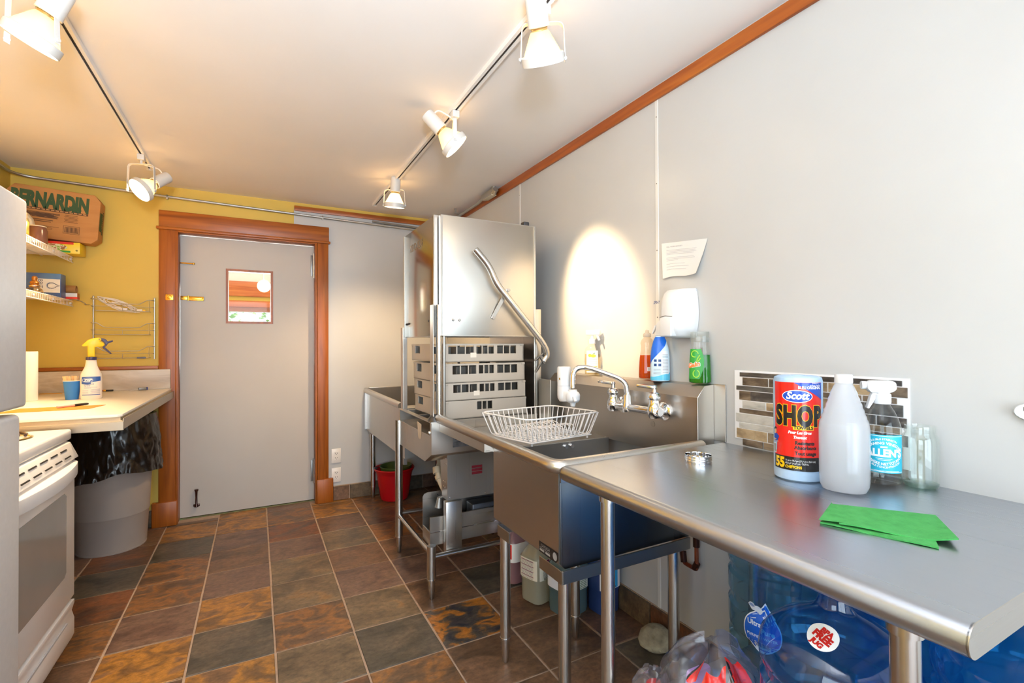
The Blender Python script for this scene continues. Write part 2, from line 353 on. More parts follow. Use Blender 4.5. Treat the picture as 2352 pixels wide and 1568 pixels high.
for i in range(-3, 7):
    for j in range(-1, 20):
        x0, x1, y0, y1 = GX + i * TP, GX + (i + 1) * TP, GY - (j + 1) * TP, GY - j * TP
        cx0, cx1, cy0, cy1 = max(x0, XL), min(x1, XR), max(y0, YF), min(y1, YB + (.1 if -0.5 < x0 < 0.3 else 0))
        if cx1 - cx0 < .02 or cy1 - cy0 < .02: continue
        if (cx0, cx1, cy0, cy1) == (x0, x1, y0, y1): me = random.choice(tvars); loc = (x0, y0)
        else: me = tile_mesh(0, cx1 - cx0, 0, cy1 - cy0).mesh('tile', ang=20); me.materials.append(SL['b']); loc = (cx0, cy0)
        o = bpy.data.objects.new('tile', me); COL.objects.link(o); o.parent = floor; o.location = (loc[0], loc[1], random.uniform(-.0009, 0))
        o.material_slots[0].link = 'OBJECT'; o.material_slots[0].material = SL[PLAN.get((i, j), random.choice('gobprrdRp'))]

ST('ceiling', MB().box(XL - .1, XR + .1, YF - .1, YB + .1, ZC, ZC + .1), M_CEIL)
# right wall: white sheet panels joined by thin strips
wr = ST('wall_right', MB().box(XR + .004, XR + .12, YF, YB, 0, ZC), M_WHITE)
ys = [YF, -0.906, 0.314, 1.534, 2.760, YB - .004]
for a, b in zip(ys, ys[1:]): O('panel', MB().box(XR, XR + .0045, a + .0015, b - .0015, .11, ZC - .012), M_WHITE, wr)
for y in ys[1:-1]:
    o = O('joint_strip', MB().box(XR - .0022, XR + .001, y - .009, y + .009, .115, 2.315), principled('strip_plastic', '#dcdad6', 0.3), wr, bev=.0012, seg=1)
    for k in range(7): O('screw', MB().cyl((XR - .003, y, .5 + k * .29), (XR - .0015, y, .5 + k * .29), .003, n=8), GREY, o)
# back wall, with the door opening
DX0, DX1, DZ = -0.505, 0.428, 2.072
wbk = ST('wall_back', MB().box(XL - .1, DX0, YB, YB + .11, 0, ZC).box(DX1, XR + .1, YB, YB + .11, 0, ZC).box(DX0, DX1, YB, YB + .11, DZ, ZC), M_YEL)
O('panel', MB().box(.43, XR, YB - .004, YB + .001, .1, 2.33), M_WHITE, wbk)
O('panel', MB().box(.26, .43, YB - .004, YB + .001, DZ, 2.33), M_WHITE, wbk)
ST('wall_left', MB().box(XL - .12, XL, YF, -1.5, 0, ZC).box(XL - .12, XL, .1, YB, 0, ZC).box(XL - .12, XL, -1.5, .1, 0, .85).box(XL - .12, XL, -1.5, .1, 2.1, ZC), M_YEL)
ST('wall_front', MB().box(XL - .1, -1.0, YF - .12, YF, 0, ZC).box(1.4, XR + .1, YF - .12, YF, 0, ZC).box(-1.0, 1.4, YF - .12, YF, 0, .08).box(-1.0, 1.4, YF - .12, YF, 2.15, ZC), M_WHITE)
def window(name, axis, a0, a1, w, z0, z1, mull=1):
    """fir window frame with panes"""
    r = None; P = (lambda u0, u1, d0, d1, q0, q1: MB().box(u0, u1, d0, d1, q0, q1)) if axis == 'x' else (lambda u0, u1, d0, d1, q0, q1: MB().box(d0, d1, u0, u1, q0, q1))
    m = MB()
    for u0, u1, q0, q1 in ((a0, a0 + .06, z0, z1), (a1 - .06, a1, z0, z1), (a0 + .06, a1 - .06, z0, z0 + .06), (a0 + .06, a1 - .06, z1 - .06, z1)): m.add(*(lambda k: (k.v, k.f))(P(u0, u1, w, w + .1, q0, q1)))
    r = ST(name, m, WD_X if axis == 'x' else WD_Y)
    n = mull + 1; L = (a1 - a0 - .12) / n
    for k in range(n):
        u0 = a0 + .06 + k * L
        if k: O('mullion', P(u0 - .02, u0 + .02, w + .02, w + .08, z0 + .06, z1 - .06), WD_Z, r)
        O('pane', P(u0 + (.02 if k else 0), u0 + L - (.02 if k < n - 1 else 0), w + .048, w + .052, z0 + .06, z1 - .06), clear('window_glass', '#fbfdfc', 1.25), r)
    return r
window('window_1', 'x', -1.0, 1.4, YF - .11, .08, 2.15, 1)
window('window_2', 'y', -1.5, .1, XL - .11, .85, 2.1, 0)

# wood strips
ST('trim_1', MB().box(XR - .014, XR, YF, YB - .02, 2.312, 2.366), WD_Y, bev=.002)
ST('trim_2', MB().prism([(.262, 2.313), (XR - .016, 2.313), (XR - .016, 2.352), (.262, 2.352)], 'y', YB - .02, YB - .004), WD_X, bev=.002)
ST('trim_3', MB().box(XL, -.604, YB - .016, YB, 1.094, 1.118), WD_X, bev=.002)

# door casing
def wd(name, mb, mat=WD_Z, parent=None, bev=.0025): return ST(name, mb, mat, parent, bev)
YC = YB - .024
dc = wd('trim_4', MB().box(-.600, -.503, YC, YB + .001, .15, DZ))                 # left casing carries the other casing pieces
O('casing_board', MB().box(.430, .512, YC, YB + .001, .18, DZ), WD_Z, dc, bev=.0025)
O('head_board', MB().box(-.600, .516, YC - .004, YB + .001, DZ + .018, 2.205), WD_X, dc, bev=.003)
O('head_moulding', MB().box(-.614, .526, YC - .016, YB + .001, DZ - .001, DZ + .018), WD_X, dc, bev=.004)
for a, b, h in ((-.636, -.492, .168), (.424, .546, .188)): O('plinth_block', MB().box(a, b, YC - .016, YB + .001, 0.0005, h), WD_Z, dc, bev=.003)
O('jamb', MB().box(DX0, DX0 + .016, YB - .024, 4.27, 0.001, DZ), WD_Z, dc, bev=.001)
O('jamb', MB().box(DX1 - .014, DX1, YB - .024, 4.27, 0.001, DZ), WD_Z, dc, bev=.001)
O('jamb', MB().box(DX0 + .016, DX1 - .014, YB - .024, 4.27, DZ - .012, DZ), WD_X, dc, bev=.001)
O('strike_plate', MB().box(-.561, -.515, YC - .004, YC + .001, 1.576, 1.618), BRASS, dc, bev=.002)
O('strike_ring', MB().tube([(-.538 + .012 * cos(t * pi / 8), YC - .006, 1.597 + .012 * sin(t * pi / 8)) for t in range(16)], .0028, 6, closed=True), BRASS, dc)

# the door
M_DOOR = noisy('door_paint', ['#b9b3ab', '#bfb9b1'], scale=2, rough=0.45, world=True)
D0, D1, DY = -.486, .4125, 4.19
wx0, wx1, wz0, wz1 = -.203, .116, 1.424, 1.836
door = ST('door_1', MB().box(D0, wx0, DY, DY + .042, .012, 2.056).box(wx1, D1, DY, DY + .042, .012, 2.056).box(wx0, wx1, DY, DY + .042, .012, wz0).box(wx0, wx1, DY, DY + .042, wz1, 2.056), M_DOOR)
fr = MB(); t = .017
for b_ in ((wx0, wx0 + t, wz0, wz1), (wx1 - t, wx1, wz0, wz1), (wx0 + t, wx1 - t, wz0, wz0 + t), (wx0 + t, wx1 - t, wz1 - t, wz1)): fr.box(b_[0], b_[1], DY - .003, DY + .045, b_[2], b_[3])
fo = O('window_frame', fr, WD_Z, door); O('pane', MB().box(wx0 + t, wx1 - t, DY + .019, DY + .023, wz0 + t, wz1 - t), clear('window_glass', '#fbfdfc', 1.25), fo)
hg = O('hinge', MB().box(.387, .404, DY - .006, DY + .001, 1.815, 1.985), GREY, door, bev=.001, label='steel spring hinge near the top of the door'); O('hinge_barrel', MB().cyl((.4115, DY - .009, 1.80), (.4115, DY - .009, 2.0), .0085, n=12), ST_L, hg)
hg = O('hinge', MB().box(.387, .404, DY - .006, DY + .001, .16, .33), GREY, door, bev=.001, label='steel spring hinge near the foot of the door'); O('hinge_barrel', MB().cyl((.4115, DY - .009, .145), (.4115, DY - .009, .345), .0085, n=12), ST_L, hg)
la = O('latch', MB().box(-.486, -.435, DY - .004, DY + .001, 1.588, 1.618).box(-.435, -.342, DY - .010, DY + .001, 1.586, 1.617), BRASS, door, bev=.002, label='brass safety latch')
O('latch_arm', MB().tube(fil([(-.43, DY - .014, 1.611), (-.35, DY - .014, 1.611), (-.35, DY - .014, 1.594), (-.43, DY - .014, 1.594)], .008), .0032, 6), BRASS, la); O('latch_knuckle', MB().cyl((-.438, DY - .012, 1.584), (-.438, DY - .012, 1.62), .006, n=10), BRASS, la)
bo = O('bolt', MB().cyl((-.492, DY - .008, 1.856), (-.408, DY - .008, 1.856), .0052, n=10), BRASS, door, label='small brass bolt'); O('bolt_knob', MB().lathe([(0, -.008), (.007, -.006), (.0075, 0), (.007, .006), (0, .008)], 12, (-.404, DY - .009, 1.856)), BRASS, bo)
ds = O('door_stop', MB().lathe([(.0, .076), (.0125, .075), (.0125, .066), (.008, .058), (.0065, .02), (.0075, -.03), (.014, -.047), (.014, -.052), (0, -.052)], 14, (-.385, DY - .02, .136)), principled('bronze', '#5a4440', .25, .9), door, label='bronze kick down door holder')
O('stop_plate', MB().box(-.405, -.365, DY - .006, DY + .001, .082, .1), MATS['bronze'], ds, bev=.002)
O('threshold', MB().box(DX0, DX1, 4.19, 4.28, -.003, .006), noisy('worn_green_paint', ['#7c8a58', '#6a5a40'], 30, .7, world=True), door)

# slate skirting tiles
def skirting(name, kind, a, b, w, out, top=.114, first=None, cols='bopd'):
    root = None; L = .306; u = a if first is None else first
    base = MB().box(a, b, w - (.004 if out < 0 else 0), w + (0 if out < 0 else .004), 0, top + .004) if kind == 'x' else MB().box(w - .004, w, a, b, 0, top + .004)
    root = ST(name, base, M_GROUT); k = 0
    while u < b - .01:
        u0, u1 = max(u, a) + .002, min(u + L, b) - .002
        if u1 - u0 > .01:
            m = MB().box(u0, u1, w - .014, w - .003, .002, top) if kind == 'x' else MB().box(w - .014, w - .003, u0, u1, .002, top)
            O('tile', m, SL[cols[k % len(cols)]], root, bev=.0016, seg=1)
        u += L + .004; k += 1
    return root
skirting('baseboard_back', 'x', .547, XR - .016, YB - .004, -1, first=.547 - .18, cols='bogp')
skirting('baseboard_back_left', 'x', XL, -.637, YB, -1, first=-1.5, cols='rgo')
skirting('baseboard_right', 'y', YF, YB - .02, XR, -1, first=1.58 - .31 * 12, cols='obpd')

# electrical outlets beside the door
M_PLATE = principled('outlet_plastic', '#f1ebe4', .3)
def outlet(z, label):
    x, y = .572, YB - .004
    r = T('electrical_outlet', label, 'outlet', (x, y, z - .057), 'duplex outlets beside the door')
    O('cover_plate', MB().box(x - .036, x + .036, y - .006, y, z - .057, z + .057), M_PLATE, r, bev=.002)
    f = O('receptacle_face', MB().box(x - .0165, x + .0165, y - .0075, y - .0055, z - .034, z + .034), M_PLATE, r, bev=.0008, seg=1)
    m = MB()
    for q in (-.019, .017):
        m.box(x - .0085, x - .0055, y - .0082, y - .0074, z + q, z + q + .009).box(x + .0055, x + .0085, y - .0082, y - .0074, z + q, z + q + .008).cyl((x, y - .0082, z + q - .006), (x, y - .0074, z + q - .006), .0026, n=10)
    O('slots', m, DARK, f)
outlet(.359, 'upper of two white duplex outlets between the door and red bucket'); outlet(.204, 'lower white duplex outlet just above the slate skirting by the door')
x, y, z = XR, .392, 1.098
r = T('wall_socket', 'white oval socket at the far right edge above the table', 'outlet', (x, y, z - .03))
O('cover_plate', MB().box(x - .006, x, y - .062, y + .008, z - .062, z + .062), M_PLATE, r, bev=.002)
f = O('socket_face', MB().lathe([(0, .0), (.034, 0), (.034, .012), (.031, .016), (0, .016)], 24).xf(Matrix.Translation((x - .002, y, z)) @ Matrix.Rotation(-pi / 2, 4, 'Y') @ Matrix.Diagonal((.62, 1.05, 1, 1))), WPL, r)
O('slots', MB().box(x - .0188, x - .0178, y + .014, y + .017, z + .002, z + .011).box(x - .0188, x - .0178, y - .012, y - .009, z + .002, z + .011), DARK, f); O('reset_button', MB().box(x - .0195, x - .0178, y - .004, y + .008, z - .013, z - .008), principled('maroon', '#7a3050', .4), f)

# ---- the room beyond the door, seen through its pane
YV = 7.2
ST('floor_far', MB().box(-2.6, 2.6, 4.24, YV + .1, -.06, -.004), SL['b'])
ST('ceiling_far', MB().box(-2.6, 2.6, 4.24, YV + .1, 2.52, 2.6), M_CEIL)
wv = ST('wall_far', MB().box(-2.6, 2.6, YV, YV + .1, 0, .75).box(-2.6, -1.2, YV, YV + .1, .75, 1.765).box(1.2, 2.6, YV, YV + .1, .75, 1.765).box(-2.6, 2.6, YV, YV + .1, 1.765, 2.52), M_YEL)
M_FIR = wood('bright_fir', ['#b8591c', '#d0712c', '#da8238'], 'x', .4)
O('upper_panel', MB().box(-2.6, 2.6, YV - .01, YV + .001, 2.10, 2.515), M_CEIL, wv); O('board', MB().box(-2.6, 2.6, YV - .03, YV + .001, 1.905, 2.10), M_FIR, wv, bev=.002); O('board', MB().box(-2.6, 2.6, YV - .02, YV + .001, 1.765, 1.848), M_FIR, wv, bev=.002)
ST('wall_far_left', MB().box(-2.7, -2.6, 4.24, YV + .1, 0, 2.52), M_YEL); ST('wall_far_right', MB().box(2.6, 2.7, 4.24, YV + .1, 0, 2.52), M_YEL)
window('window_3', 'x', -1.2, 1.2, YV + .0, .75, 1.765, 0)
r = T('far_room_lamp', 'lit round spot lamp seen through the pane of the door', 'spot lamp', (.075, 6.0, 2.49)); MFL = Matrix.Translation((.075, 6.0, 1.92)) @ Vector((.05, 1, .25)).to_track_quat('Z', 'Y').to_matrix().to_4x4()
O('rim_ring', MB().lathe([(.0665, -.014), (.069, -.014), (.070, .012), (.067, .014), (.0645, .01), (.0645, -.010)], 32, closed=True).xf(MFL), principled('lamp_white', '#f6f3ee', .35), r); O('lens', MB().lathe([(0, -.009), (.03, -.008), (.0645, -.003)], 28).xf(MFL), emit('lens_lit', '#ffe2b4', 14), r); O('lamp_body', MB().lathe([(.0645, 0), (.06, .03), (.034, .09), (.033, .18), (0, .185)], 28).xf(MFL), MATS['lamp_white'], r); O('stem', MB().cyl((.075, 6.03, 1.98), (.075, 6.03, 2.515), .008, n=10), MATS['lamp_white'], r); O('canopy', MB().cyl((.075, 6.03, 2.49), (.075, 6.03, 2.519), .06, n=20), MATS['lamp_white'], r)
hb = MB(); rnd = random.Random(3)
for k in range(3200):
    p = Vector((rnd.uniform(-2.2, 2.2), 8.6 + rnd.uniform(-.2, .2), rnd.uniform(.5, 2.4))); q = Matrix.Rotation(rnd.uniform(0, 6.3), 3, 'Z') @ Matrix.Rotation(rnd.uniform(0, 3), 3, 'X'); s = rnd.uniform(.05, .1)
    hb.add([p + q @ Vector(v) * s for v in ((-.5, 0, 0), (0, -.35, .1), (.7, 0, 0), (0, .35, .1))], [(0, 1, 2, 3)])
hd = T('hedge', 'sunlit green hedge outside the window of the far room', 'hedge', (0, 9.2, 0))
O('leaves', hb, noisy('leaf', ['#6d9a4e', '#a8c888', '#dce8c8'], 3, .6), hd, kind='stuff', fix=False); O('trunk', MB().cyl((.9, 8.7, 0), (.9, 8.7, 1.5), .05), SL['b'], hd)
ST('ground_front', MB().box(-4, 4, -7, YF - .12, -.1, -.02), principled('paving', '#a8a49c', .9)); ST('ground_outside', MB().box(-4, 4, 7.3, 12, -.1, -.02), principled('lawn', '#b8c49a', .9))
l = bpy.data.lights.new('sun', 'SUN'); l.energy = 6; l.angle = .01; l.color = (1, .96, .88); o = bpy.data.objects.new('sun', l); COL.objects.link(o); o.rotation_euler = Vector((-.2, -.3, -1.0)).to_track_quat('-Z', 'Y').to_euler()

# ================================================================ STAINLESS STEEL EQUIPMENT
def screws(name, pts, ax, r, parent, mat=GREY, d=.003):
    for p in pts:
        q = Vector(p); e = Vector(ax) * d; O(name, MB().lathe([(0, d * .9), (r * .6, d * .75), (r, 0), (r, -.001), (0, -.001)], 10).xf(Matrix.Translation(q) @ Vector(ax).to_track_quat('Z', 'Y').to_matrix().to_4x4()), mat, parent)
def table_leg(parent, x, y, z1, r=.0205, foot=.095, sock=True, name='leg', mat=None):
    mat = mat or ST_L
    lg = O(name, MB().cyl((x, y, foot), (x, y, z1), r, n=20), mat, parent)
    O('foot', MB().lathe([(0, 0), (.010, 0), (.0125, .004), (.0135, .03), (.016, .036), (.016, foot + .012), (0, foot + .012)], 16, (x, y, .0005)), mat, lg)
    O('collar', MB().lathe([(r - .001, foot + .001), (r + .0012, foot + .001), (r + .0012, foot + .006), (r - .001, foot + .006)], 20, (x, y, 0), closed=True), CHROME, lg)
    return lg

# ---- hood dishwasher
dw = T('hood_dishwasher', 'tall stainless hood dishwasher with a bent lift handle, standing between two sinks', 'dishwasher', (1.07, 2.59, 0))
M_DWF = steel('steel_door_front', '#c6c2ba', .35, 'z', .05); M_DWL = steel('steel_door_side', '#b9b4a6', .17, 'z', .02)
fd = O('door_panel', MB().box(.818, 1.367, 2.286, 2.296, 1.302, 1.908), M_DWF, dw, bev=.0015)
O('panel_edge', MB().box(.816, .826, 2.283, 2.316, 1.30, 1.91).box(1.359, 1.369, 2.283, 2.316, 1.30, 1.91).box(.826, 1.359, 2.286, 2.31, 1.298, 1.304).box(.826, 1.359, 2.286, 2.31, 1.906, 1.911), ST_V, fd, bev=.001, seg=1)
sd = O('door_panel', MB().box(.797, .806, 2.335, 2.884, 1.302, 1.914), M_DWL, dw, bev=.0015)
O('panel_edge', MB().box(.793, .83, 2.328, 2.337, 1.30, 1.916).box(.793, .83, 2.882, 2.891, 1.30, 1.916).box(.799, .822, 2.337, 2.882, 1.298, 1.304), ST_V, sd, bev=.001, seg=1)
mir = txt('BULOSS', .042, lambda x, y: (.7962, 2.635 + x, 1.795 + y), steel('steel_emboss', '#cfc3ab', .35, 'z'), sd, name='embossed_mark', xs=1.15, spacing=1.1)
O('door_panel', MB().box(.815, 1.37, 2.884, 2.892, 1.302, 1.91), M_DWF, dw, bev=.001)
O('side_wall', MB().box(1.372, 1.38, 2.31, 2.884, .87, 1.905), ST_V, dw)
O('hood_top', MB().box(.84, 1.372, 2.33, 2.88, 1.888, 1.898), ST_X, dw)
O('wash_chamber', MB().box(.845, 1.36, 2.335, 2.865, 1.36, 1.868), ST_V, dw, bev=.004)
O('top_bracket', MB().box(1.315, 1.352, 2.32, 2.36, 1.905, 1.942), principled('dark_steel', '#55565a', .4, .7), dw, bev=.006)
screws('bolt', [(.881, 2.286, 1.381), (.916, 2.286, 1.381)], (0, -1, 0), .0075, fd, ST_L, .006)
screws('bolt', [(.797, 2.84, 1.378), (.797, 2.80, 1.38), (.797, 2.42, 1.38), (.797, 2.385, 1.381)], (-1, 0, 0), .007, sd, principled('dark_steel', '#55565a', .4, .7), .005)
# lift handle
hp = [(.986, 2.243, 1.742), (1.066, 2.243, 1.662), (1.104, 2.243, 1.574), (1.167, 2.243, 1.508), (1.396, 2.243, 1.257), (1.424, 2.246, 1.20), (1.402, 2.258, 1.165)]
hn = O('lift_handle', MB().tube(fil(hp, .05, 6), .0165, 14), ST_L, dw)
O('link_arm', MB().bar((1.183, 2.262, 1.548), (1.100, 2.280, 1.392), .020, .006, (0, 1, 0)), ST_V, hn, bev=.001, seg=1)
O('pivot_bolt', MB().cyl((1.183, 2.25, 1.545), (1.183, 2.268, 1.545), .009, n=12).cyl((1.103, 2.270, 1.397), (1.103, 2.288, 1.397), .008, n=12), ST_L, hn)
O('pivot_bracket', MB().bar((1.405, 2.262, 1.205), (1.372, 2.30, 1.165), .022, .008, (0, 0, 1)).bar((1.41, 2.262, 1.18), (1.378, 2.30, 1.10), .02, .007, (0, 0, 1)).bar((1.385, 2.262, 1.19), (1.41, 2.262, 1.15), .016, .016), GREY, hn, bev=.001, seg=1)
# corner posts
po = O('corner_post', MB().cyl((.812, 2.304, .885), (.812, 2.304, 1.456), .0145, n=18), ST_L, dw)
O('post_channel', MB().box(.776, .781, 2.292, 2.338, .884, 1.456).box(.781, .795, 2.334, 2.338, .884, 1.456).box(.829, .842, 2.29, 2.294, .884, 1.456).box(.838, .842, 2.29, 2.325, .884, 1.456), ST_V, po, bev=.001, seg=1)
O('post_cap', MB().lathe([(0, .035), (.02, .033), (.036, .018), (.042, 0), (0, 0)], 18, (.798, 2.312, .872)), principled('dark_steel', '#55565a', .4, .7), po)
O('corner_post', MB().box(.776, .782, 2.858, 2.894, .862, 1.36).box(.782, .806, 2.89, 2.894, .862, 1.36).box(.782, .806, 2.858, 2.862, .862, 1.30), ST_V, dw, bev=.001, seg=1)
O('corner_post', MB().box(1.376, 1.412, 2.298, 2.33, .87, 1.452), M_DWF, dw, bev=.002)
O('corner_post', MB().box(1.376, 1.40, 2.86, 2.89, .87, 1.45), ST_V, dw, bev=.002)
# wash tank with the bevelled underside
tk = O('wash_tank', MB().prism([(2.287, .868), (2.287, .708), (2.392, .655), (2.895, .655), (2.895, .868), (2.88, .868), (2.88, .80), (2.31, .80), (2.31, .868)], 'x', .765, 1.378), ST_V, dw, bev=.0015, seg=1)
O('tank_rim', MB().box(.762, .79, 2.284, 2.898, .866, .8705).box(1.35, 1.38, 2.284, 2.898, .866, .8705).box(.79, 1.35, 2.284, 2.312, .866, .8705).box(.79, 1.35, 2.87, 2.898, .866, .8705), ST_Y, tk)
O('rack_rail', MB().bar((.80, 2.36, .864), (1.37, 2.36, .864), .016, .010).bar((.80, 2.82, .864), (1.37, 2.82, .864), .016, .010).bar((.80, 2.59, .864), (1.37, 2.59, .864), .016, .010), ST_X, dw)
screws('tank_bolt', [(.835, 2.287, .818), (.765, 2.31, .815)], (0, -1, 0), .010, tk, ST_L, .005)
O('paper_label', MB().add([(.7642, 2.522, .846), (.7642, 2.446, .838), (.7642, 2.448, .772), (.7642, 2.462, .757), (.7642, 2.502, .76)], [(0, 1, 2, 3, 4)]), principled('old_label', '#cbc0ae', .7), tk)
dp = plane((.878, 2.2862, .735), (1, 0, 0), (0, 0, 1)); pl = O('data_plate', MB().box(.878, .998, 2.2852, 2.2872, .735, .82), noisy('worn_plate', ['#6d6c70', '#8e8d90', '#a8a7a8'], 30, .35, .7), tk)
O('printed_lines', lines(dp, [(.008, .05 + .04 * ((k * 7) % 3) / 3, .025 + k * .011, .003) for k in range(5)] + [(.062, .09 + .01 * (k % 2), .02 + k * .013, .003) for k in range(4)], .0012), principled('dark_steel', '#55565a', .4, .7), pl)
# control box below
cb = O('control_box', MB().prism([(2.325, .712), (2.325, .456), (2.405, .456), (2.44, .70), (2.44, .712)], 'x', .862, 1.36), ST_V, dw, bev=.0015, seg=1)
screws('screw', [(.862, 2.345 + .025 * (k % 2) + .012 * (k // 4), .668 - .028 * (k // 2) if k < 4 else .545 - .028 * ((k - 4) // 2)) for k in range(8)], (-1, 0, 0), .0045, cb, CHROME)
screws('screw', [(.876, 2.325, .472), (1.075, 2.325, .468)], (0, -1, 0), .004, cb, CHROME)
mk = MB()
for k in range(3): mk.box(.998, 1.058, 2.3238, 2.3252, .574 + .0165 * k, .587 + .0165 * k)
O('red_stripes', mk, noisy('worn_red', ['#7a1a26', '#8c2030', '#9a4450'], 40, .5), cb)
O('bracket_post', MB().box(.848, .935, 2.306, 2.345, .19, .456), ST_V, dw, bev=.002)
screws('screw', [(.868, 2.306, .205), (.915, 2.306, .207)], (0, -1, 0), .005, dw, CHROME)
# drain pipe
O('drain_pipe', MB().tube(fil([(.90, 2.56, .655), (.90, 2.54, .60), (.872, 2.50, .57), (.875, 2.47, .52), (.895, 2.42, .455)], .02), .017, 12), principled('pvc_beige', '#b3a48c', .5), dw)
O('pipe_coupling', MB().cyl((.874, 2.515, .585), (.872, 2.498, .555), .026, n=14).cyl((.874, 2.49, .546), (.876, 2.475, .528), .023, n=14), MATS['pvc_beige'], dw)
O('drain_lever', MB().cyl((.862, 2.41, .452), (.84, 2.405, .448), .011, n=12).cyl((.846, 2.40, .455), (.84, 2.398, .405), .011, .019, n=12), GREY, dw)
# pump tray on the lower frame
tr = O('pump_tray', MB().box(.778, 1.35, 2.352, 2.358, .232, .375).box(.778, .784, 2.358, 2.47, .232, .302).box(.784, 1.35, 2.358, 2.466, .232, .238), ST_X, dw, bev=.001, seg=1)
O('back_plate', MB().prism([(.778, .232), (1.35, .232), (1.35, .47), (.80, .47), (.786, .464), (.778, .45)], 'y', 2.468, 2.473), ST_X, tr)
O('front_lip', MB().box(.776, 1.35, 2.350, 2.354, .296, .3), CHROME, tr)
O('pump_housing', MB().box(1.02, 1.33, 2.37, 2.46, .24, .40), principled('dark_steel', '#55565a', .4, .7), tr, bev=.01)
screws('screw', [(.86, 2.4675, .452), (.86, 2.4675, .425)], (0, -1, 0), .0035, tr, DARK)
# frame: legs and rails
table_leg(dw, .764, 2.287, .262, .0225); table_leg(dw, .764, 2.896, .80, .0225); table_leg(dw, 1.40, 2.287, .262, .0225); table_leg(dw, 1.385, 2.88, .66, .0225)
for a, b_ in (((.764, 2.287, .222), (.764, 2.896, .222)), ((.764, 2.287, .205), (1.40, 2.287, .205)), ((.764, 2.896, .235), (1.385, 2.88, .235)), ((1.40, 2.287, .215), (1.385, 2.88, .215))): O('rail', MB().cyl(a, b_, .0125, n=14), ST_L, dw)

# ---- glass racks stacked in the open chamber
M_RACK = principled('rack_plastic', '#b9b1a6', .5)
def rack(name, label, z, dx, dy, rz, wins, tag=None, h=.098):
    r = T(name, label, 'rack', (1.083 + dx, 2.575 + dy, z), 'glass racks stacked in the dishwasher', rz); w = .242; t = .006
    zf, zt = h * .44, h * .90
    m = MB()
    for q in range(4):
        R = Matrix.Rotation(q * pi / 2, 4, 'Z')
        k = MB().box(-w, w, -w, -w + t, 0, zf).box(-w, w, -w, -w + t, zt, h); sp = wins if q in (0, 2) else [(-.19, -.10), (.10, .19)]
        edge = -w
        for a, b in sp: k.box(edge, a, -w, -w + t, zf, zt); edge = b
        k.box(edge, w, -w, -w + t, zf, zt)
        m.add([R @ Vector(p) for p in k.v], k.f)
    m.box(-w, w, -w, w, 0, .004); o = O('shell', m, M_RACK, r, w=False)
    for a, b in wins:
        n = 3 if b - a > .085 else 2
        for i in range(1, n): u = a + (b - a) * i / n; O('window_bar', MB().box(u - .003, u + .003, -w + .001, -w + .005, zf, zt), M_RACK, r, w=False)
    k = MB()
    for i in range(1, 6): u = -w + 2 * w * i / 6; k.box(u - .0015, u + .0015, -w + .012, w - .012, .004, h * .82).box(-w + .012, w - .012, u - .0015, u + .0015, .004, h * .82)
    O('dividers', k, principled('rack_inner', '#6d6861', .6), r, w=False)
    k = MB()
    for sx in (-1, 1):
        for sy in (-1, 1): k.box(sx * w - .022 if sx > 0 else -w - .002, w + .002 if sx > 0 else -w + .022, sy * w - .022 if sy > 0 else -w - .002, w + .002 if sy > 0 else -w + .022, h - .012, h + .0005)
    O('corner_posts', k, M_RACK, r, w=False, bev=.002, seg=1)
    if tag is not None: O('tag', MB().box(tag, tag + .035, -w - .0015, -w + .001, zf - .02, zf + .006), principled('rack_tag', '#e6ddd0', .4), r, w=False, bev=.001, seg=1)
    return r
rack('glass_rack', 'grey glass rack at the bottom of the stack in the dishwasher, one small window', .8705, .005, 0, .02, [(-.06, .03)], h=.093)
rack('glass_rack', 'second grey glass rack from the bottom of the stack, with a pale tag', .966, .0, 0, .02, [(-.19, -.055), (-.04, .05), (.07, .195)], -.075, .09)
rack('glass_rack', 'third grey glass rack from the bottom of the stack, without a tag', 1.058, -.004, 0, .02, [(-.19, -.055), (-.04, .05), (.07, .195)], None, .098)
rack('glass_rack', 'topmost grey glass rack in the dishwasher, tilted slightly, with a pale tag', 1.165, -.012, 0, .035, [(-.21, -.065), (-.05, .055), (.075, .195)], -.085, .095)

# ---- sink table to the right of the dishwasher
sk = T('sink_table', 'stainless sink table with one deep bowl, drainboard and splashback beside the dishwasher', 'sink', (1.15, 1.72, 0))
RX, RZ, RY0, RY1 = .804, .879, 1.226, 2.283
rim = fil([(RX, RY1, RZ + .008), (RX, RY0, RZ), (1.44, RY0, RZ)], .045, 8)
O('rolled_rim', MB().tube(rim, .0225, 16), ST_Y, sk)
O('apron', MB().box(.806, .81, 1.75, 2.285, .822, .878).box(.81, .83, 1.75, 2.285, .822, .826), ST_Y, sk)
O('end_apron', MB().box(.82, 1.44, RY0 - .002, RY0 + .002, .83, .875), ST_X, sk)
ZB = .828
dbm = MB().prism([(.81, .872), (.824, .862), (.838, ZB + .012), (.852, ZB), (1.44, ZB - .004), (1.44, ZB - .016), (.852, ZB - .008), (.806, ZB - .004)], 'y', 1.757, 2.284)
O('drainboard', dbm, ST_Y, sk)
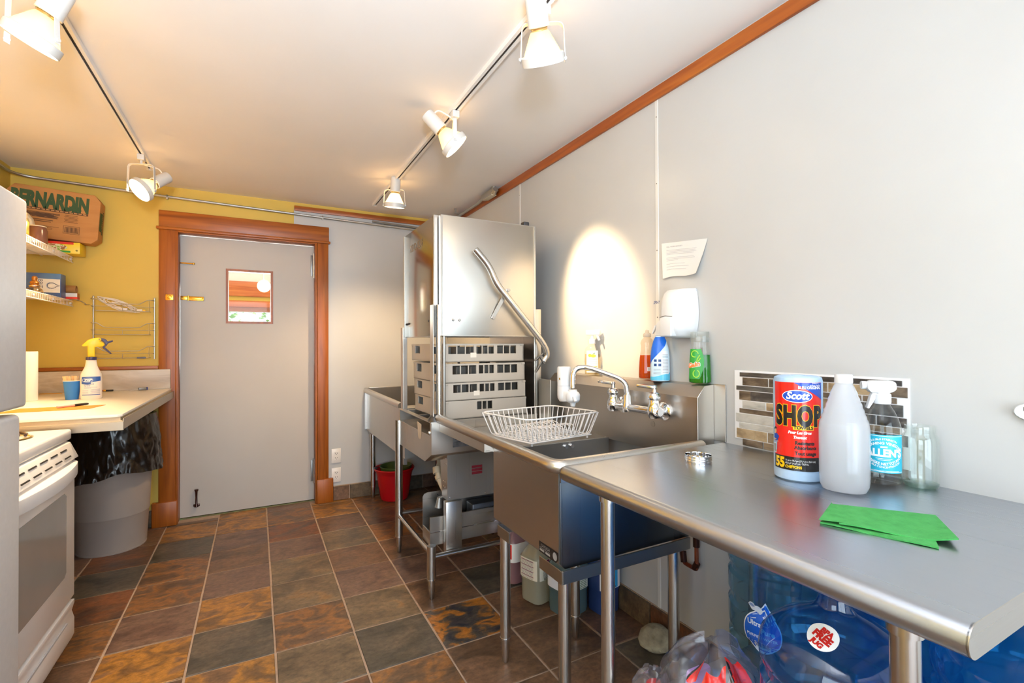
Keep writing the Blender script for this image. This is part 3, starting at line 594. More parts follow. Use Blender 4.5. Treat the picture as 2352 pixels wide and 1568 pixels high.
# bowl: outer shell with inner walls
BX0, BX1, BY0, BY1, BZ = .850, 1.44, 1.275, 1.757, .535
bo = MB(); kk = .012
bo.prism([(BX0, BZ + .02), (BX0 + .02, BZ), (BX1, BZ), (BX1, BZ + .008), (BX0 + .024, BZ + .008), (BX0 + .008, BZ + .024), (BX0 + .008, .866), (.806, .878), (.806, .872), (BX0, .86)], 'y', BY0 + .008, BY1)
O('bowl', bo, steel('steel_bowl', '#c6c2be', .34, 'z', .02), sk)
O('bowl_side', MB().prism([(BX0 + .002, BZ + .02), (BX0 + .02, BZ + .001), (BX1, BZ + .001), (BX1, .872), (BX0 + .002, .872)], 'y', BY0, BY0 + .0075), steel('steel_bowl_shaded', '#666b70', .3, 'z', .02), sk, bev=.002)  # darker copy of the bowl steel: under-table shade put into the base colour
O('bowl_side', MB().box(BX0 + .01, BX1, BY1 - .006, BY1 + .001, BZ + .006, ZB - .004), MATS['steel_bowl'], sk)
O('sink_shelf', MB().box(.82, 1.44, RY0, BY0 + .002, .866, .872), ST_X, sk)
O('drain', MB().lathe([(0, .003), (.03, .003), (.045, .006), (.045, .010), (.03, .010), (0, .006)], 20, (1.15, 1.52, BZ + .006)), CHROME, sk)
O('bowl_screw', MB().cyl((1.20, 1.752, .805), (1.20, 1.742, .805), .009, n=12).cyl((1.23, 1.752, .806), (1.23, 1.742, .806), .009, n=12), CHROME, sk)
O('base_frame', MB().box(.848, .852, 1.262, 1.40, .495, .537).box(.848, .852, 1.62, 1.72, .495, .537).box(.852, 1.42, 1.262, 1.268, .495, .537).box(.852, 1.42, 1.72, 1.724, .495, .537).box(1.41, 1.42, 1.268, 1.72, .495, .537), ST_D, sk, bev=.001, seg=1)
for x_, y_ in ((.872, 1.284), (.87, 1.695), (1.355, 1.284), (1.203, 1.69)):
    table_leg(sk, x_, y_, .50)
# splashback with sloping top
BS = [(1.440, ZB - .01), (1.440, 1.054), (1.478, 1.096), (1.528, 1.1), (1.528, 1.094), (1.484, 1.09), (1.446, 1.05), (1.446, ZB - .01)]
O('splashback', MB().prism(BS, 'y', 1.245, 2.262), steel('steel_splash', '#b3ada6', .33, 'z', .06), sk)
O('splash_end', MB().prism([(1.440, .872), (1.440, 1.054), (1.478, 1.096), (1.528, 1.1), (1.528, .872)], 'y', 1.2425, 1.2475), ST_V, sk, bev=.001, seg=1)
O('corner_flashing', MB().box(1.5285, 1.5345, 1.193, 1.246, .89, 1.102), steel('steel_flash', '#bdb7ae', .35, 'z'), sk, bev=.001, seg=1)
O('splash_panel', MB().box(1.385, 1.391, 2.165, 2.282, .83, 1.066), M_DWF, sk, bev=.001, seg=1)
O('splash_panel_side', MB().box(1.391, 1.44, 2.262, 2.267, .83, 1.05), ST_V, sk)
pp = plane((BX0 - .0006, 1.402, .552), (0, -1, 0), (0, 0, 1)); pl = O('maker_plate', poly(pp, [(0, 0), (.105, 0), (.117, .012), (.117, .036), (0, .036)], .0002), BLK, sk)
txt('CAYUGA', .010, lambda x, y: pp(.04 + x, .021 + y, .0009), principled('plate_silver', '#b5b5b5', .4, .5), pl, shear=.2)
O('plate_lines', lines(pp, [(.006, .034, .006, .007), (.042, .07, .006, .007), (.006, .07, .016, .0012)], .0009), MATS['plate_silver'], pl); O('seal', poly(pp, oval(.099, .018, .0125, .013), .0009), MATS['plate_silver'], pl)
# ---- faucet on the splashback
fa = T('wall_faucet', 'chrome two-handle wall faucet with a bent swivel spout over the sink bowl', 'faucet', (1.44, 1.5, .985))
body = MB().cyl((1.385, 1.372, .988), (1.385, 1.662, .988), .0155, n=16)
O('faucet_body', body, CHROME, fa)
for yv, lz in ((1.405, 1), (1.652, 1)):
    O('flange', MB().lathe([(0, 0), (.036, 0), (.036, .005), (.028, .011), (.019, .014), (.019, .045), (0, .045)], 20).xf(Matrix.Translation((1.4395, yv, .986)) @ Matrix.Rotation(-pi / 2, 4, 'Y')), CHROME, fa)
    v_ = O('valve', MB().lathe([(0, -.032), (.02, -.03), (.027, -.018), (.029, 0), (.025, .018), (.019, .03), (.019, .044), (0, .044)], 20, (1.385, yv, .992)), CHROME, fa)
    O('valve_cap', MB().lathe([(0, .042), (.024, .042), (.026, .046), (.026, .058), (.02, .068), (.010, .072), (.008, .084), (.012, .09), (.009, .098), (0, .1)], 12, (1.385, yv, .992)), principled('satin_chrome', '#dddddf', .15, 1.0), v_)
    O('lever', MB().bar((1.385, yv, 1.083), (1.355, yv + .062, 1.088), .026, .012), MATS['satin_chrome'], v_, bev=.003)
O('spout_hub', MB().lathe([(0, -.022), (.02, -.02), (.022, 0), (.018, .018), (.016, .05), (0, .05)], 18, (1.385, 1.562, .990)), CHROME, fa)
spt = fil([(1.385, 1.562, 1.03), (1.383, 1.566, 1.10), (1.268, 1.688, 1.158), (1.215, 1.715, 1.148), (1.213, 1.716, 1.065)], .05, 8)
O('spout', MB().tube(spt, .0115, 14), CHROME, fa)
O('cast_mark', MB().lathe([(0, .001), (.012, .001), (.012, 0)], 14).xf(Matrix.Translation((1.4395, 1.47, .925)) @ Matrix.Rotation(-pi / 2, 4, 'Y')), ST_D, sk)
# ---- water filter clipped on the spout
wf = T('water_filter', 'white upright water filter clipped onto the end of the sink faucet', 'filter', (1.21, 1.73, 1.0))
fx, fy = 1.203, 1.766
O('filter_body', MB().lathe([(0, 1.0), (.02, 1.003), (.029, 1.017), (.0305, 1.03), (.0305, 1.15), (.027, 1.156), (0, 1.157)], 24, (fx, fy, 0)), WPL, wf)
O('seam_ring', MB().lathe([(.0302, 1.071), (.0312, 1.072), (.0312, 1.0735), (.0302, 1.0745)], 24, (fx, fy, 0), closed=True), principled('pale_grey', '#c3c5c9', .4), wf)
O('filter_head', MB().lathe([(0, .0), (.022, .002), (.031, .012), (.032, .035), (.026, .046), (.019, .05), (.019, .058), (0, .058)], 22, (1.214, 1.716, 1.0)).bar((1.214, 1.72, 1.028), (fx, fy, 1.028), .05, .045), WPL, wf, bev=.003)
O('filter_lever', MB().bar((1.20, 1.69, 1.03), (1.197, 1.672, 1.01), .012, .01), WPL, wf, bev=.002); O('outlet', MB().cyl((1.214, 1.716, .985), (1.214, 1.716, 1.003), .010, .014, n=14), WPL, wf)
O('indicator', MB().box(fx - .0315, fx - .0295, fy - .012, fy - .007, 1.10, 1.108), BRASS, wf)

# ---- work table
wt = T('work_table', 'stainless work table with rounded front edge, in the right foreground', 'table', (1.18, .73, 0))
TX0, TX1, TY0, TY1, TZ = .803, 1.5345, .270, 1.2005, .888
nose = [(TX0 + .0235 - .0235 * sin(pi * k / 14), TZ - .0235 + .0235 * cos(pi * k / 14)) for k in range(15)]
edge = [(TX1, TZ)] + nose + [(TX0 + .03, TZ - .047), (TX0 + .03, TZ - .004), (TX1, TZ - .004)]
O('tabletop', MB().prism(edge, 'y', TY0, TY1), ST_T, wt, ang=40)
O('end_cap', MB().prism([(TX1 - .001, TZ - .0005)] + nose + [(TX1 - .001, TZ - .047)], 'y', TY0 - .0015, TY0 + .002), ST_X, wt)
O('end_cap', MB().prism([(TX1 - .001, TZ - .0005)] + nose + [(TX1 - .001, TZ - .047)], 'y', TY1 - .002, TY1 + .0015), ST_X, wt)
O('cross_rail', MB().box(.86, 1.50, .34, .38, TZ - .045, TZ - .004).box(.86, 1.50, 1.03, 1.07, TZ - .045, TZ - .004), ST_X, wt)
for x_, y_ in ((.862, .362), (.862, 1.055), (1.49, .362), (1.49, 1.055)):
    lg = table_leg(wt, x_, y_, TZ - .045, .0195); O('leg_socket', MB().cyl((x_, y_, TZ - .07), (x_, y_, TZ - .044), .0235, n=20), ST_L, lg)
O('undershelf', MB().box(.85, 1.52, .30, .99, .28, .3045), ST_Y, wt, bev=.003)
O('shelf_bar', MB().box(.85, .875, .985, 1.06, .284, .298).box(1.478, 1.503, .985, 1.06, .284, .298), ST_Y, wt)

# ---- corner sink behind the dishwasher
cs = T('corner_sink', 'stainless corner sink on legs between the dishwasher and the back wall', 'sink', (1.15, 3.5, 0))
O('rolled_rim', MB().tube(fil([(.803, 2.985, .872), (.803, 4.075, .880)], .05), .0215, 14), ST_Y, cs)
O('end_panel', MB().prism([(.785, .885), (.80, .872), (.812, .86), (.812, .60), (.80, .58), (.793, .86)], 'y', 4.083, 4.088).box(.793, 1.50, 4.086, 4.092, .56, .90), ST_X, cs)
O('bowl', MB().box(.812, .816, 2.94, 4.086, .55, .868).box(1.44, 1.446, 2.94, 4.086, .55, 1.0).box(.816, 1.44, 2.94, 2.946, .55, .85).box(.816, 1.44, 2.946, 4.086, .55, .556), ST_V, cs)
O('splashback', MB().box(1.446, 1.53, 2.94, 4.086, .86, 1.02).box(.83, 1.446, 4.09, 4.11, .86, .905), ST_V, cs, bev=.004)
O('drainboard', MB().box(.816, 1.44, 2.946, 3.36, .82, .826), ST_Y, cs)
O('leg_bracket', MB().box(.815, .852, 3.985, 4.05, .53, .552).box(.83, .852, 3.03, 3.12, .49, .55), ST_D, cs)
for x_, y_ in ((.845, 4.02), (1.40, 4.02), (1.40, 3.06)): table_leg(cs, x_, y_, .55)
cf = T('corner_faucet', 'chrome swivel spout over the corner sink, seen past the dishwasher post', 'faucet', (1.44, 3.5, 1.0))
O('faucet_body', MB().cyl((1.40, 3.38, 1.02), (1.40, 3.62, 1.02), .015, n=12).cyl((1.40, 3.38, 1.02), (1.445, 3.38, 1.02), .02, n=12).cyl((1.40, 3.62, 1.02), (1.445, 3.62, 1.02), .02, n=12), CHROME, cf)
O('spout', MB().tube(fil([(1.40, 3.5, 1.02), (1.395, 3.51, 1.175), (1.22, 3.76, 1.245), (1.195, 3.80, 1.235), (1.192, 3.805, 1.17)], .035), .0115, 12), CHROME, cf)
O('nozzle', MB().cyl((1.192, 3.805, 1.145), (1.192, 3.805, 1.19), .015, n=12), CHROME, cf)
for yv in (3.38, 3.62): O('lever', MB().bar((1.40, yv, 1.055), (1.37, yv + .06, 1.06), .02, .011).cyl((1.40, yv, 1.02), (1.40, yv, 1.06), .018, n=12), CHROME, cf, bev=.002)

# ---- copper pipe below the sink
O_cp = T('copper_pipe', 'short bent copper supply pipe on the wall under the sink table', 'pipe', (1.5, 1.31, .39))
M_COP = noisy('copper', ['#7a3a20', '#a85a38', '#8a4a34'], 12, .35, .85)
O('pipe', MB().tube(fil([(1.50, 1.365, .425), (1.49, 1.36, .392), (1.495, 1.30, .385), (1.50, 1.305, .50), (1.527, 1.31, .515)], .012), .008, 10), M_COP, O_cp)
for p, q in (((1.5, 1.372, .43), (1.49, 1.357, .392)), ((1.5, 1.305, .47), (1.5, 1.305, .52)), ((1.495, 1.31, .386), (1.497, 1.299, .41))): O('fitting', MB().cyl(p, q, .0125, n=12), principled('dark_copper', '#4a2c22', .4, .8), O_cp)

# ================================================================ THINGS ON THE RIGHT
PI2 = pi / 2
# ---- mosaic panel: each stick-on tile a piece
mp = T('mosaic_panel', 'stick-on panel of narrow mottled brown tiles on the wall above the work table', 'tile panel', (XR, .875, .916))
O('backing', MB().box(XR - .0025, XR, .628, 1.156, .914, 1.158), principled('mosaic_white', '#f4f2f2', .4), mp)
rows_ = [(.018, .158), (.0305, .1), (.0185, .2), (.0345, .13), (.0285, .09), (.0185, .3), (.0325, .17), (.022, .21), (.036, .12), (.025, .08)]
MOS = [noisy('mosaic_' + n, cs_, scale=9, rough=.35, stretch=(1, 2.2, 5), detail=8, dist=.4, bump=.1, world=True) for n, cs_ in
       (('charcoal', ['#2e2b2a', '#4a4542', '#6f675f']), ('umber', ['#463a31', '#6a5a4a', '#8a7864']), ('sand', ['#8a7458', '#b09876', '#c2ac8a']), ('pale', ['#a9a49a', '#c3beb4', '#cfcac0']), ('slate', ['#3b3a39', '#5a5753', '#7a7268']), ('oak', ['#7c6850', '#97836a', '#5e5044']))]
seq = [[(0, 4), (0, .5), (5, .9)], [(1, .3), (5, .62), (2, .8), (1, 1)], [(4, .36), (5, .6), (1, 1)], [(1, .15), (0, .3), (5, .6), (4, 1)], [(3, .25), (2, .45), (1, .7), (0, 1)], [(0, .25), (1, .55), (5, 1)], [(3, .33), (2, .6), (5, .8), (0, 1)], [(5, .2), (3, .55), (1, 1)], [(2, .25), (5, .5), (1, 1)], [(1, .15), (5, .5), (3, .7), (1, 1)]]
zc = 1.153; rnd = random.Random(11)
for q, (h, off) in enumerate(rows_):
    y1 = 1.152 - [.016, .027, .002, .014, .027, .014, 0, .013, .002, .026][q]; y0 = [.642, .630, .654, .640, .632, .648, .630, .642, .655, .63][q]
    cuts = [y1]; u = y1 - off
    while u > y0 + .05: cuts.append(u); u -= rnd.uniform(.14, .24)
    cuts.append(y0); sq_ = seq[q]
    for a, b in zip(cuts, cuts[1:]):
        nseg = 2 if (a - b) > .1 and rnd.random() < .6 else 1; es = [a] + ([a - (a - b) * rnd.uniform(.35, .65)] if nseg == 2 else []) + [b]
        for k in range(nseg):
            mid = 1 - ((es[k] + es[k + 1]) / 2 - y0) / (y1 - y0); mi = next((c0 for c0, lim in sq_ if mid <= lim), sq_[-1][0])
            O('tile', MB().box(XR - .0048, XR - .002, es[k + 1] + (.0018 if k == nseg - 1 else 0), es[k] - (.0018 if k == 0 else 0), zc - h + .0015, zc - .0015), MOS[mi], mp, bev=.0006, seg=1)
    zc -= h - .0003

# ---- shop towel roll
tw = Round([(0, 0), (.053, 0), (.0575, .004), (.0585, .02), (.0585, .264), (.056, .274), (.046, .278), (.02, .2785), (.019, .270), (0, .270)], (1.306, .790, TZ), n=40)
th = facing(1.306, .790)
r = T('shop_towel_roll', 'roll of blue shop towels in red printed wrap on the work table', 'paper towels', (1.306, .790, TZ))
M_TB = noisy('towel_blue', ['#a9c6e4', '#bcd4ec'], 14, .7, world=True, bump=.1)
O('roll', tw.body(), M_TB, r)
M_RED = principled('wrap_red', '#e8281c', .18); M_BLU = principled('wrap_blue', '#1f4fb8', .2); M_YLW = principled('wrap_yellow', '#f2c418', .25); M_WHT = principled('print_white', '#ffffff', .3); M_BK = principled('wrap_black', '#221d1c', .2); M_SKIN = principled('print_skin', '#e0b088', .4)
wrp = O('printed_wrap', tw.band(th - 1.12, th + 1.1, .030, .2625, .0006, 40, 1), M_RED, r)
f = tw.map(th, 0.0, .0010, .0585)
TR_ = .0585
O('black_band', gridpoly(f, lambda x, y: True, -1.12 * TR_, 1.1 * TR_, .030, .066, 30, 1, .0001), M_BK, wrp)
O('blue_corner', between(f, -.008, 1.1 * TR_, lambda x: .262 - (x + .008) * .62, lambda x: .262, 30, 6, .0002), M_BLU, wrp)
el = lambda rx, ry: (lambda x, y: (x / rx) ** 2 + (y / ry) ** 2 < 1)
fo = tw.map(th - .02, .226, .0014, .0585)
O('oval_logo', fan(fo, oval(0, 0, .036, .0165, 40), .0001, 8), M_WHT, wrp); O('oval_logo', fan(fo, oval(0, 0, .034, .0148, 40), .0004, 8), M_BLU, wrp)
txt('Scott', .019, lambda x, y: fo(x, y - .007, .0007), M_WHT, wrp, bold=.035, shear=.25, xs=.92, sub=.008)
fs = tw.map(th + .02, .151, .0012, .0585)
txt('SHOP', .050, lambda x, y: fs(x, y, .0002), M_YLW, wrp, bold=.085, xs=.62, sub=.008, spacing=1.12)
txt('SHOP', .050, lambda x, y: fs(x, y, .0006), M_BK, wrp, bold=.062, xs=.62, sub=.008, spacing=1.12)
ft = tw.map(th + .22, .140, .0012, .0585)
O('yellow_strip', gridpoly(ft, lambda x, y: True, -.024, .024, -.002, .010, 12, 1), M_YLW, wrp); txt('TOWELS', .0085, lambda x, y: ft(x, y, .0004), M_BK, wrp, bold=.04, xs=.98, sub=.01)
for s_, h_, z_, dx, b_, mt in (('Pour Les Gros', .0085, .1215, .004, .05, M_WHT), ('Travaux', .0085, .109, .004, .05, M_WHT), ('Resistants', .010, .0935, .016, .045, M_BK), ('Absorbants', .010, .0815, .018, .045, M_BK), ('Tout usage', .010, .0665, .018, .045, M_BK)):
    ff = tw.map(th + dx / TR_, z_ + .006, .0012, .0585); txt(s_, h_ * (.9 if mt is M_BK else .85), lambda x, y: ff(x, y, .0002), mt, wrp, bold=b_, shear=.25 if mt is M_WHT else 0, xs=.9, sub=.01)
ff = tw.map(th + .0 / TR_, .0935, .0016, .0585); O('accent', poly(ff, [(-.0035, .0145), (-.0012, .0165), (-.0004, .0155)], 0), M_BK, wrp)
ff = tw.map(th - .046 / TR_, .036, .0012, .0585); txt('55', .026, lambda x, y: ff(x, y, .0003), M_YLW, wrp, bold=.05, xs=.8, sub=.01)
ff = tw.map(th - .030 / TR_, .036, .0012, .0585); txt('CHIFFONS', .0072, lambda x, y: ff(x, y, .0003), M_YLW, wrp, bold=.05, align='LEFT', sub=.01, xs=.82)
ff = tw.map(th - .030 / TR_, .054, .0012, .0585); txt('11 po x 10,4 po (27,9 cm x 26,4 cm)', .0048, lambda x, y: ff(x, y, .0003), M_WHT, wrp, align='LEFT', sub=.01, xs=.72)
ff = tw.map(th - .030 / TR_, .0465, .0012, .0585); txt('43,6 pi\u00b2 (4 m\u00b2) AU TOTAL', .0048, lambda x, y: ff(x, y, .0003), M_WHT, wrp, align='LEFT', sub=.01, xs=.74)
ff = tw.map(th + .03 / TR_, .246, .0012, .0585); txt('BLEU ORIGINAL', .0075, lambda x, y: ff(x, y, .0004), M_WHT, wrp, bold=.03, sub=.01, xs=.78)
for z_, s_ in ((.2535, 'chiffons d\'atelier'), (.2595, 'Enlever la'),): ff = tw.map(th + .043 / TR_, z_, .0012, .0585); txt(s_, .0042, lambda x, y: ff(x, y, .0004), M_WHT, wrp, sub=.01, xs=.8)
# printed worker at the left edge of the wrap
fw_ = tw.map(th - .058 / TR_, .055, .0012, .0585)
def blob(pts, mat, d): O('printed_figure', MB().add([fw_(x, y, d) for x, y in pts], [tuple(range(len(pts)))]), mat, wrp)
blob([(-.012, .045), (.004, .047), (.010, .060), (.002, .067), (-.011, .064)], M_BLU, .0002); blob([(-.013, .046), (.008, .044), (.006, .0495), (-.011, .053)], M_SKIN, .0004)
blob(oval(-.004, .073, .0048, .0066, 14), M_SKIN, .0004); blob([(-.0095, .0765), (.001, .079), (.0015, .0825), (-.004, .0845), (-.009, .081)], M_BK, .0006)
blob([(-.012, .022), (.002, .022), (.003, .045), (-.012, .045)], principled('print_denim', '#9fb6d8', .4), .0002); blob([(-.013, .014), (.000, .014), (.000, .040), (-.013, .040)], M_WHT, .0003)
O('barcode', MB().add(*(lambda q: (q.v, q.f))(lines(fw_, [(-.012 + k * .0014, -.012 + k * .0014 + .0006, .016, .022) for k in range(8)], .0005))), M_BK, wrp)

# ---- vinegar jug, spray bottle, jar, lid, cloth
jx, jy = 1.288, .664
jp = [(0, .003), (.042, 0), (.054, .006), (.0595, .018), (.061, .04), (.061, .155)] + [(.0605 - .0026 * k + (.0007 if k % 2 else -.0007), .164 + .0072 * k) for k in range(13)] + [(.0245, .259), (.0215, .264), (.0205, .268), (.0205, .272)]
r = T('vinegar_jug', 'frosted white plastic jug with white cap standing in front of the towel roll', 'jug', (jx, jy, TZ))
jp = [(a * .86, z) for a, z in jp]
jr = Round(jp, (jx, jy, TZ), rz=.35, sq=2.6, n=40)
M_JUG = principled('frosted_plastic', '#e6e9ee', .32, 0.0, Transmission_Weight=.45, IOR=1.3, Subsurface_Weight=.0)
O('body', jr.body(jp + [(0, .272)]), clear('frosted_wall', '#e9edf4', 1.42, .22, .9, haze=.62, hcol='#f1f3f7'), r)
O('cap', MB().lathe([(0, .267), (.0192, .267), (.0196, .27), (.019, .286), (.0175, .2885), (0, .2885)], 30, (jx, jy, TZ)), WPL, r)
O('moulded_panel', jr.band(facing(jx, jy) - .25, facing(jx, jy) + .12, .055, .175, .0006, 8, 2), clear('frosted_wall', '#e9edf4'), r)

sx_, sy_ = 1.440, .650
r = T('spray_bottle', 'clear vinegar spray bottle with white trigger and turquoise label', 'spray bottle', (sx_, sy_, TZ))
sp_ = [(0, .004), (.036, .002), (.0435, .006), (.0455, .014), (.0455, .135), (.0435, .152), (.038, .17), (.029, .19), (.019, .205), (.0155, .212), (.0155, .226)]
sp_ = [(a * .89, z) for a, z in sp_]
sr = Round(sp_, (sx_, sy_, TZ), n=36)
M_CLR = clear('clear_plastic', '#fafbfb', 1.42, .03, 1.0)
O('bottle', sr.body(), M_CLR, r)
O('liquid', sr.body([(0, .008), (.036, .008), (.039, .016), (.039, .095), (0, .095)]), clear('clear_liquid', '#fafcfc', 1.15), r)
th = facing(sx_, sy_)
M_TURQ = principled('turquoise_label', '#27b4d2', .35)
lb = O('label', sr.band(th - 1.45, th + 1.25, .036, .132, .0006, 40, 2), M_TURQ, r)
R = .0405
fl = sr.map(th + .05, .0, .0010, R)
for z_ in (.0385, .1285): O('label_border', gridpoly(fl, lambda x, y: True, -.06, .046, z_, z_ + .0012, 24, 1), M_WHT, lb)
def arc(s_, h_, cy, rad, up, b_=.02, xs=1.0):
    if up: fn = lambda x, y: fl(sin(x / rad) * (rad + y), cy - rad + cos(x / rad) * (rad + y), .0002)
    else: fn = lambda x, y: fl(sin(x / rad) * (rad - y), cy + rad - cos(x / rad) * (rad - y), .0002)
    txt(s_, h_, fn, M_WHT, lb, bold=b_, xs=xs, sub=.008)
arc('DOUBLE STRENGTH', .0048, .1195, .05, True, .02, .95); arc('CLEANING VINEGAR', .0068, .1085, .05, True, .03, .95)
txt("ALLEN'S", .0185, lambda x, y: fl(x + .002, y + .078, .0002), M_WHT, lb, bold=.05, xs=.86, sub=.008)
arc('VINAIGRE NETTOYANT', .0068, .0555, .05, False, .03, .95); arc('DOUBLE CONCENTRATION', .0048, .0485, .055, False, .02, .95)
O('printed_lines', lines(lambda x, y, d=0: fl(x, y, d), [(-.016, .018, .0715, .001), (-.012, .014, .068, .001), (-.006, .008, .0995, .004), (-.03, .034, .041, .0008)], .0003), M_WHT, lb)
hd_ = O('trigger_head', MB().prism([(-.026, .236), (-.034, .246), (-.035, .262), (-.024, .268), (.022, .268), (.029, .262), (.030, .246), (.022, .239), (.012, .236)], 'y', -.0135, .0135).xf(Matrix.Translation((sx_ - .002, sy_, TZ)) @ Matrix.Rotation(-.82, 4, 'Z')), WPL, r, bev=.004)
O('nozzle', MB().lathe([(0, 0), (.009, 0), (.0105, .004), (.0105, .014), (0, .014)], 14).xf(Matrix.Translation((sx_, sy_, TZ)) @ Matrix.Rotation(-.82, 4, 'Z') @ Matrix.Translation((-.032, 0, .255)) @ Matrix.Rotation(-PI2, 4, 'Y')), WPL, hd_)
O('trigger', MB().prism([(-.022, .24), (-.012, .238), (-.016, .222), (-.024, .206), (-.031, .194), (-.036, .196), (-.031, .212), (-.027, .228)], 'y', -.009, .009).xf(Matrix.Translation((sx_, sy_, TZ)) @ Matrix.Rotation(-.82, 4, 'Z')), WPL, hd_, bev=.002)
O('collar', MB().lathe([(0, .208), (.0185, .208), (.0195, .212), (.0195, .232), (.014, .238), (0, .238)], 24, (sx_, sy_, TZ)), WPL, r)
O('dip_tube', MB().cyl((sx_, sy_, TZ + .02), (sx_ + .002, sy_, TZ + .225), .0028, n=8), clear('clear_tube', '#dfe4e6', 1.3), r)

gx, gy = 1.489, .588
r = T('glass_jar', 'empty clear glass jar without a lid, against the wall behind the spray bottle', 'jar', (gx, gy, TZ))
jo = [(0, .001), (.036, 0), (.0425, .004), (.0455, .014), (.0465, .03), (.0465, .118), (.044, .129), (.0395, .136), (.0388, .139), (.0405, .142), (.0388, .145), (.0405, .148), (.0388, .152), (.0392, .156)]
ji = [(.0362, .156), (.0362, .138), (.0425, .126), (.0442, .116), (.0442, .02), (.040, .010), (0, .009)]
jo = [(a * .82, z) for a, z in jo]; ji = [(a * .815, z) for a, z in ji]
M_GL = clear('jar_glass', '#fcfefd', 1.5, .02, 1.0)
O('glass', MB().lathe(jo + ji, 36, (gx, gy, TZ)), M_GL, r)
O('glass_foot', MB().lathe([(0, .0015), (.028, .001), (.0335, .004), (.036, .012), (.033, .0135), (0, .0135)], 36, (gx, gy, TZ)), clear('thick_glass', '#d3e2da', 1.5, .02), r)

lx, ly = 1.213, 1.046
r = T('jar_lid', 'silver metal jar lid ring lying upside down near the back of the work table', 'lid', (lx, ly, TZ))
O('ring', MB().lathe([(.0385, 0), (.0395, .001), (.0395, .006), (.0402, .007), (.0395, .008), (.0395, .012), (.0402, .013), (.0395, .014), (.0395, .018), (.040, .0215), (.0385, .022), (.038, .019), (.038, .002)], 40, (lx, ly, TZ), closed=True), CHROME, r)
O('disc', MB().lathe([(0, .0012), (.036, .0012), (.038, .0004), (.038, .0026), (0, .003)], 40, (lx, ly, TZ)), CHROME, r)

r = T('microfibre_cloth', 'folded bright green cleaning cloth lying on the work table', 'cloth', (1.11, .49, TZ))
M_GRN = noisy('green_cloth', ['#3a9446', '#429e4e', '#49a655'], 40, .85, bump=.25, bscale=220, world=True)
def sheet(corners, lift, thick, nu=14, nv=8):
    A, B_, C_, D_ = [Vector(p) for p in corners]
    def P(u, v, up):
        p = (A * (1 - u) + B_ * u) * (1 - v) + (D_ * (1 - u) + C_ * u) * v
        return (p.x, p.y, TZ + up + lift(u, v))
    m = MB(); k = nu + 1
    vs = [P(i / nu, j / nv, thick) for j in range(nv + 1) for i in range(nu + 1)] + [P(i / nu, j / nv, .0004) for j in range(nv + 1) for i in range(nu + 1)]; N0 = k * (nv + 1)
    fs = [(j * k + i, j * k + i + 1, (j + 1) * k + i + 1, (j + 1) * k + i) for j in range(nv) for i in range(nu)]; fs += [tuple(N0 + q for q in f_[::-1]) for f_ in fs]
    ring = [i for i in range(k)] + [j * k + nu for j in range(1, nv + 1)] + [nv * k + i for i in range(nu - 1, -1, -1)] + [j * k for j in range(nv - 1, 0, -1)]
    fs += [(ring[i], ring[(i + 1) % len(ring)], N0 + ring[(i + 1) % len(ring)], N0 + ring[i]) for i in range(len(ring))]
    return m.add(vs, fs)
O('lower_layer', sheet([(1.008, .566, 0), (1.064, .395, 0), (1.23, .478, 0), (1.132, .606, 0)], lambda u, v: .0008 * sin(9 * u), .0032), M_GRN, r)
O('upper_layer', sheet([(1.018, .535, 0), (1.108, .383, 0), (1.247, .468, 0), (1.134, .612, 0)], lambda u, v: .0042 + .003 * sin(5 * u + 1) * (1 - v) + (.009 * max(0, u - .75) * 4 * (1 - v)), .003), M_GRN, r)
O('turned_corner', MB().add([(1.006, .568, TZ + .0072), (1.024, .53, TZ + .0105), (1.05, .545, TZ + .0098), (1.138, .614, TZ + .0088)], [(0, 1, 2, 3)]), M_GRN, r)

# ---- notice and soap dispenser on the wall
def notice(u, v):
    y = 1.507 - .237 * u; z = (1.684 - .024 * u) * (1 - v) + (1.531 + .004 * sin(6 * u)) * v; y += v * (-.012 + .05 * u * 0 + (.0 if u < .75 else -.0)) + v * u * .05
    return (XR - .003 - .022 * (u ** 2) * (v ** 1.5) - .006 * v * (1 - u), y, z)
r = T('wall_notice', 'white printed paper notice curling off the wall above the soap dispenser', 'paper', (XR, 1.39, 1.53))
O('sheet', MB().grid(notice, 14, 12), PAPER, r)
fn_ = lambda x, y, d=0: tuple(Vector(notice(x, y)) + Vector((-.0012, 0, 0)))
txt('WELL WATER ADVISORY', .0060 / .17, lambda x, y: fn_(.12 + x, .14 - y), principled('notice_ink', '#9a9aa2', .7), r, name='heading', align='LEFT', xs=.58, sub=.1, spacing=1.2)
O('printed_lines', lines(fn_, [(.12, e, q, .009) for q, e in ((.22, .82), (.26, .8), (.30, .83), (.34, .78), (.44, .8), (.48, .83), (.52, .42), (.62, .6), (.70, .72), (.78, .66))], 0), principled('notice_line', '#c3c3c8', .7), r)
r = T('soap_dispenser', 'white wall soap dispenser with push bar above the sink splashback', 'soap dispenser', (XR, 1.385, 1.28))
dpz = [(0, .045, .05), (.006, .075, .056), (.03, .092, .066), (.06, .098, .072), (.10, .10, .074), (.15, .096, .072), (.18, .08, .067), (.195, .06, .062), (.197, .0, .060)]
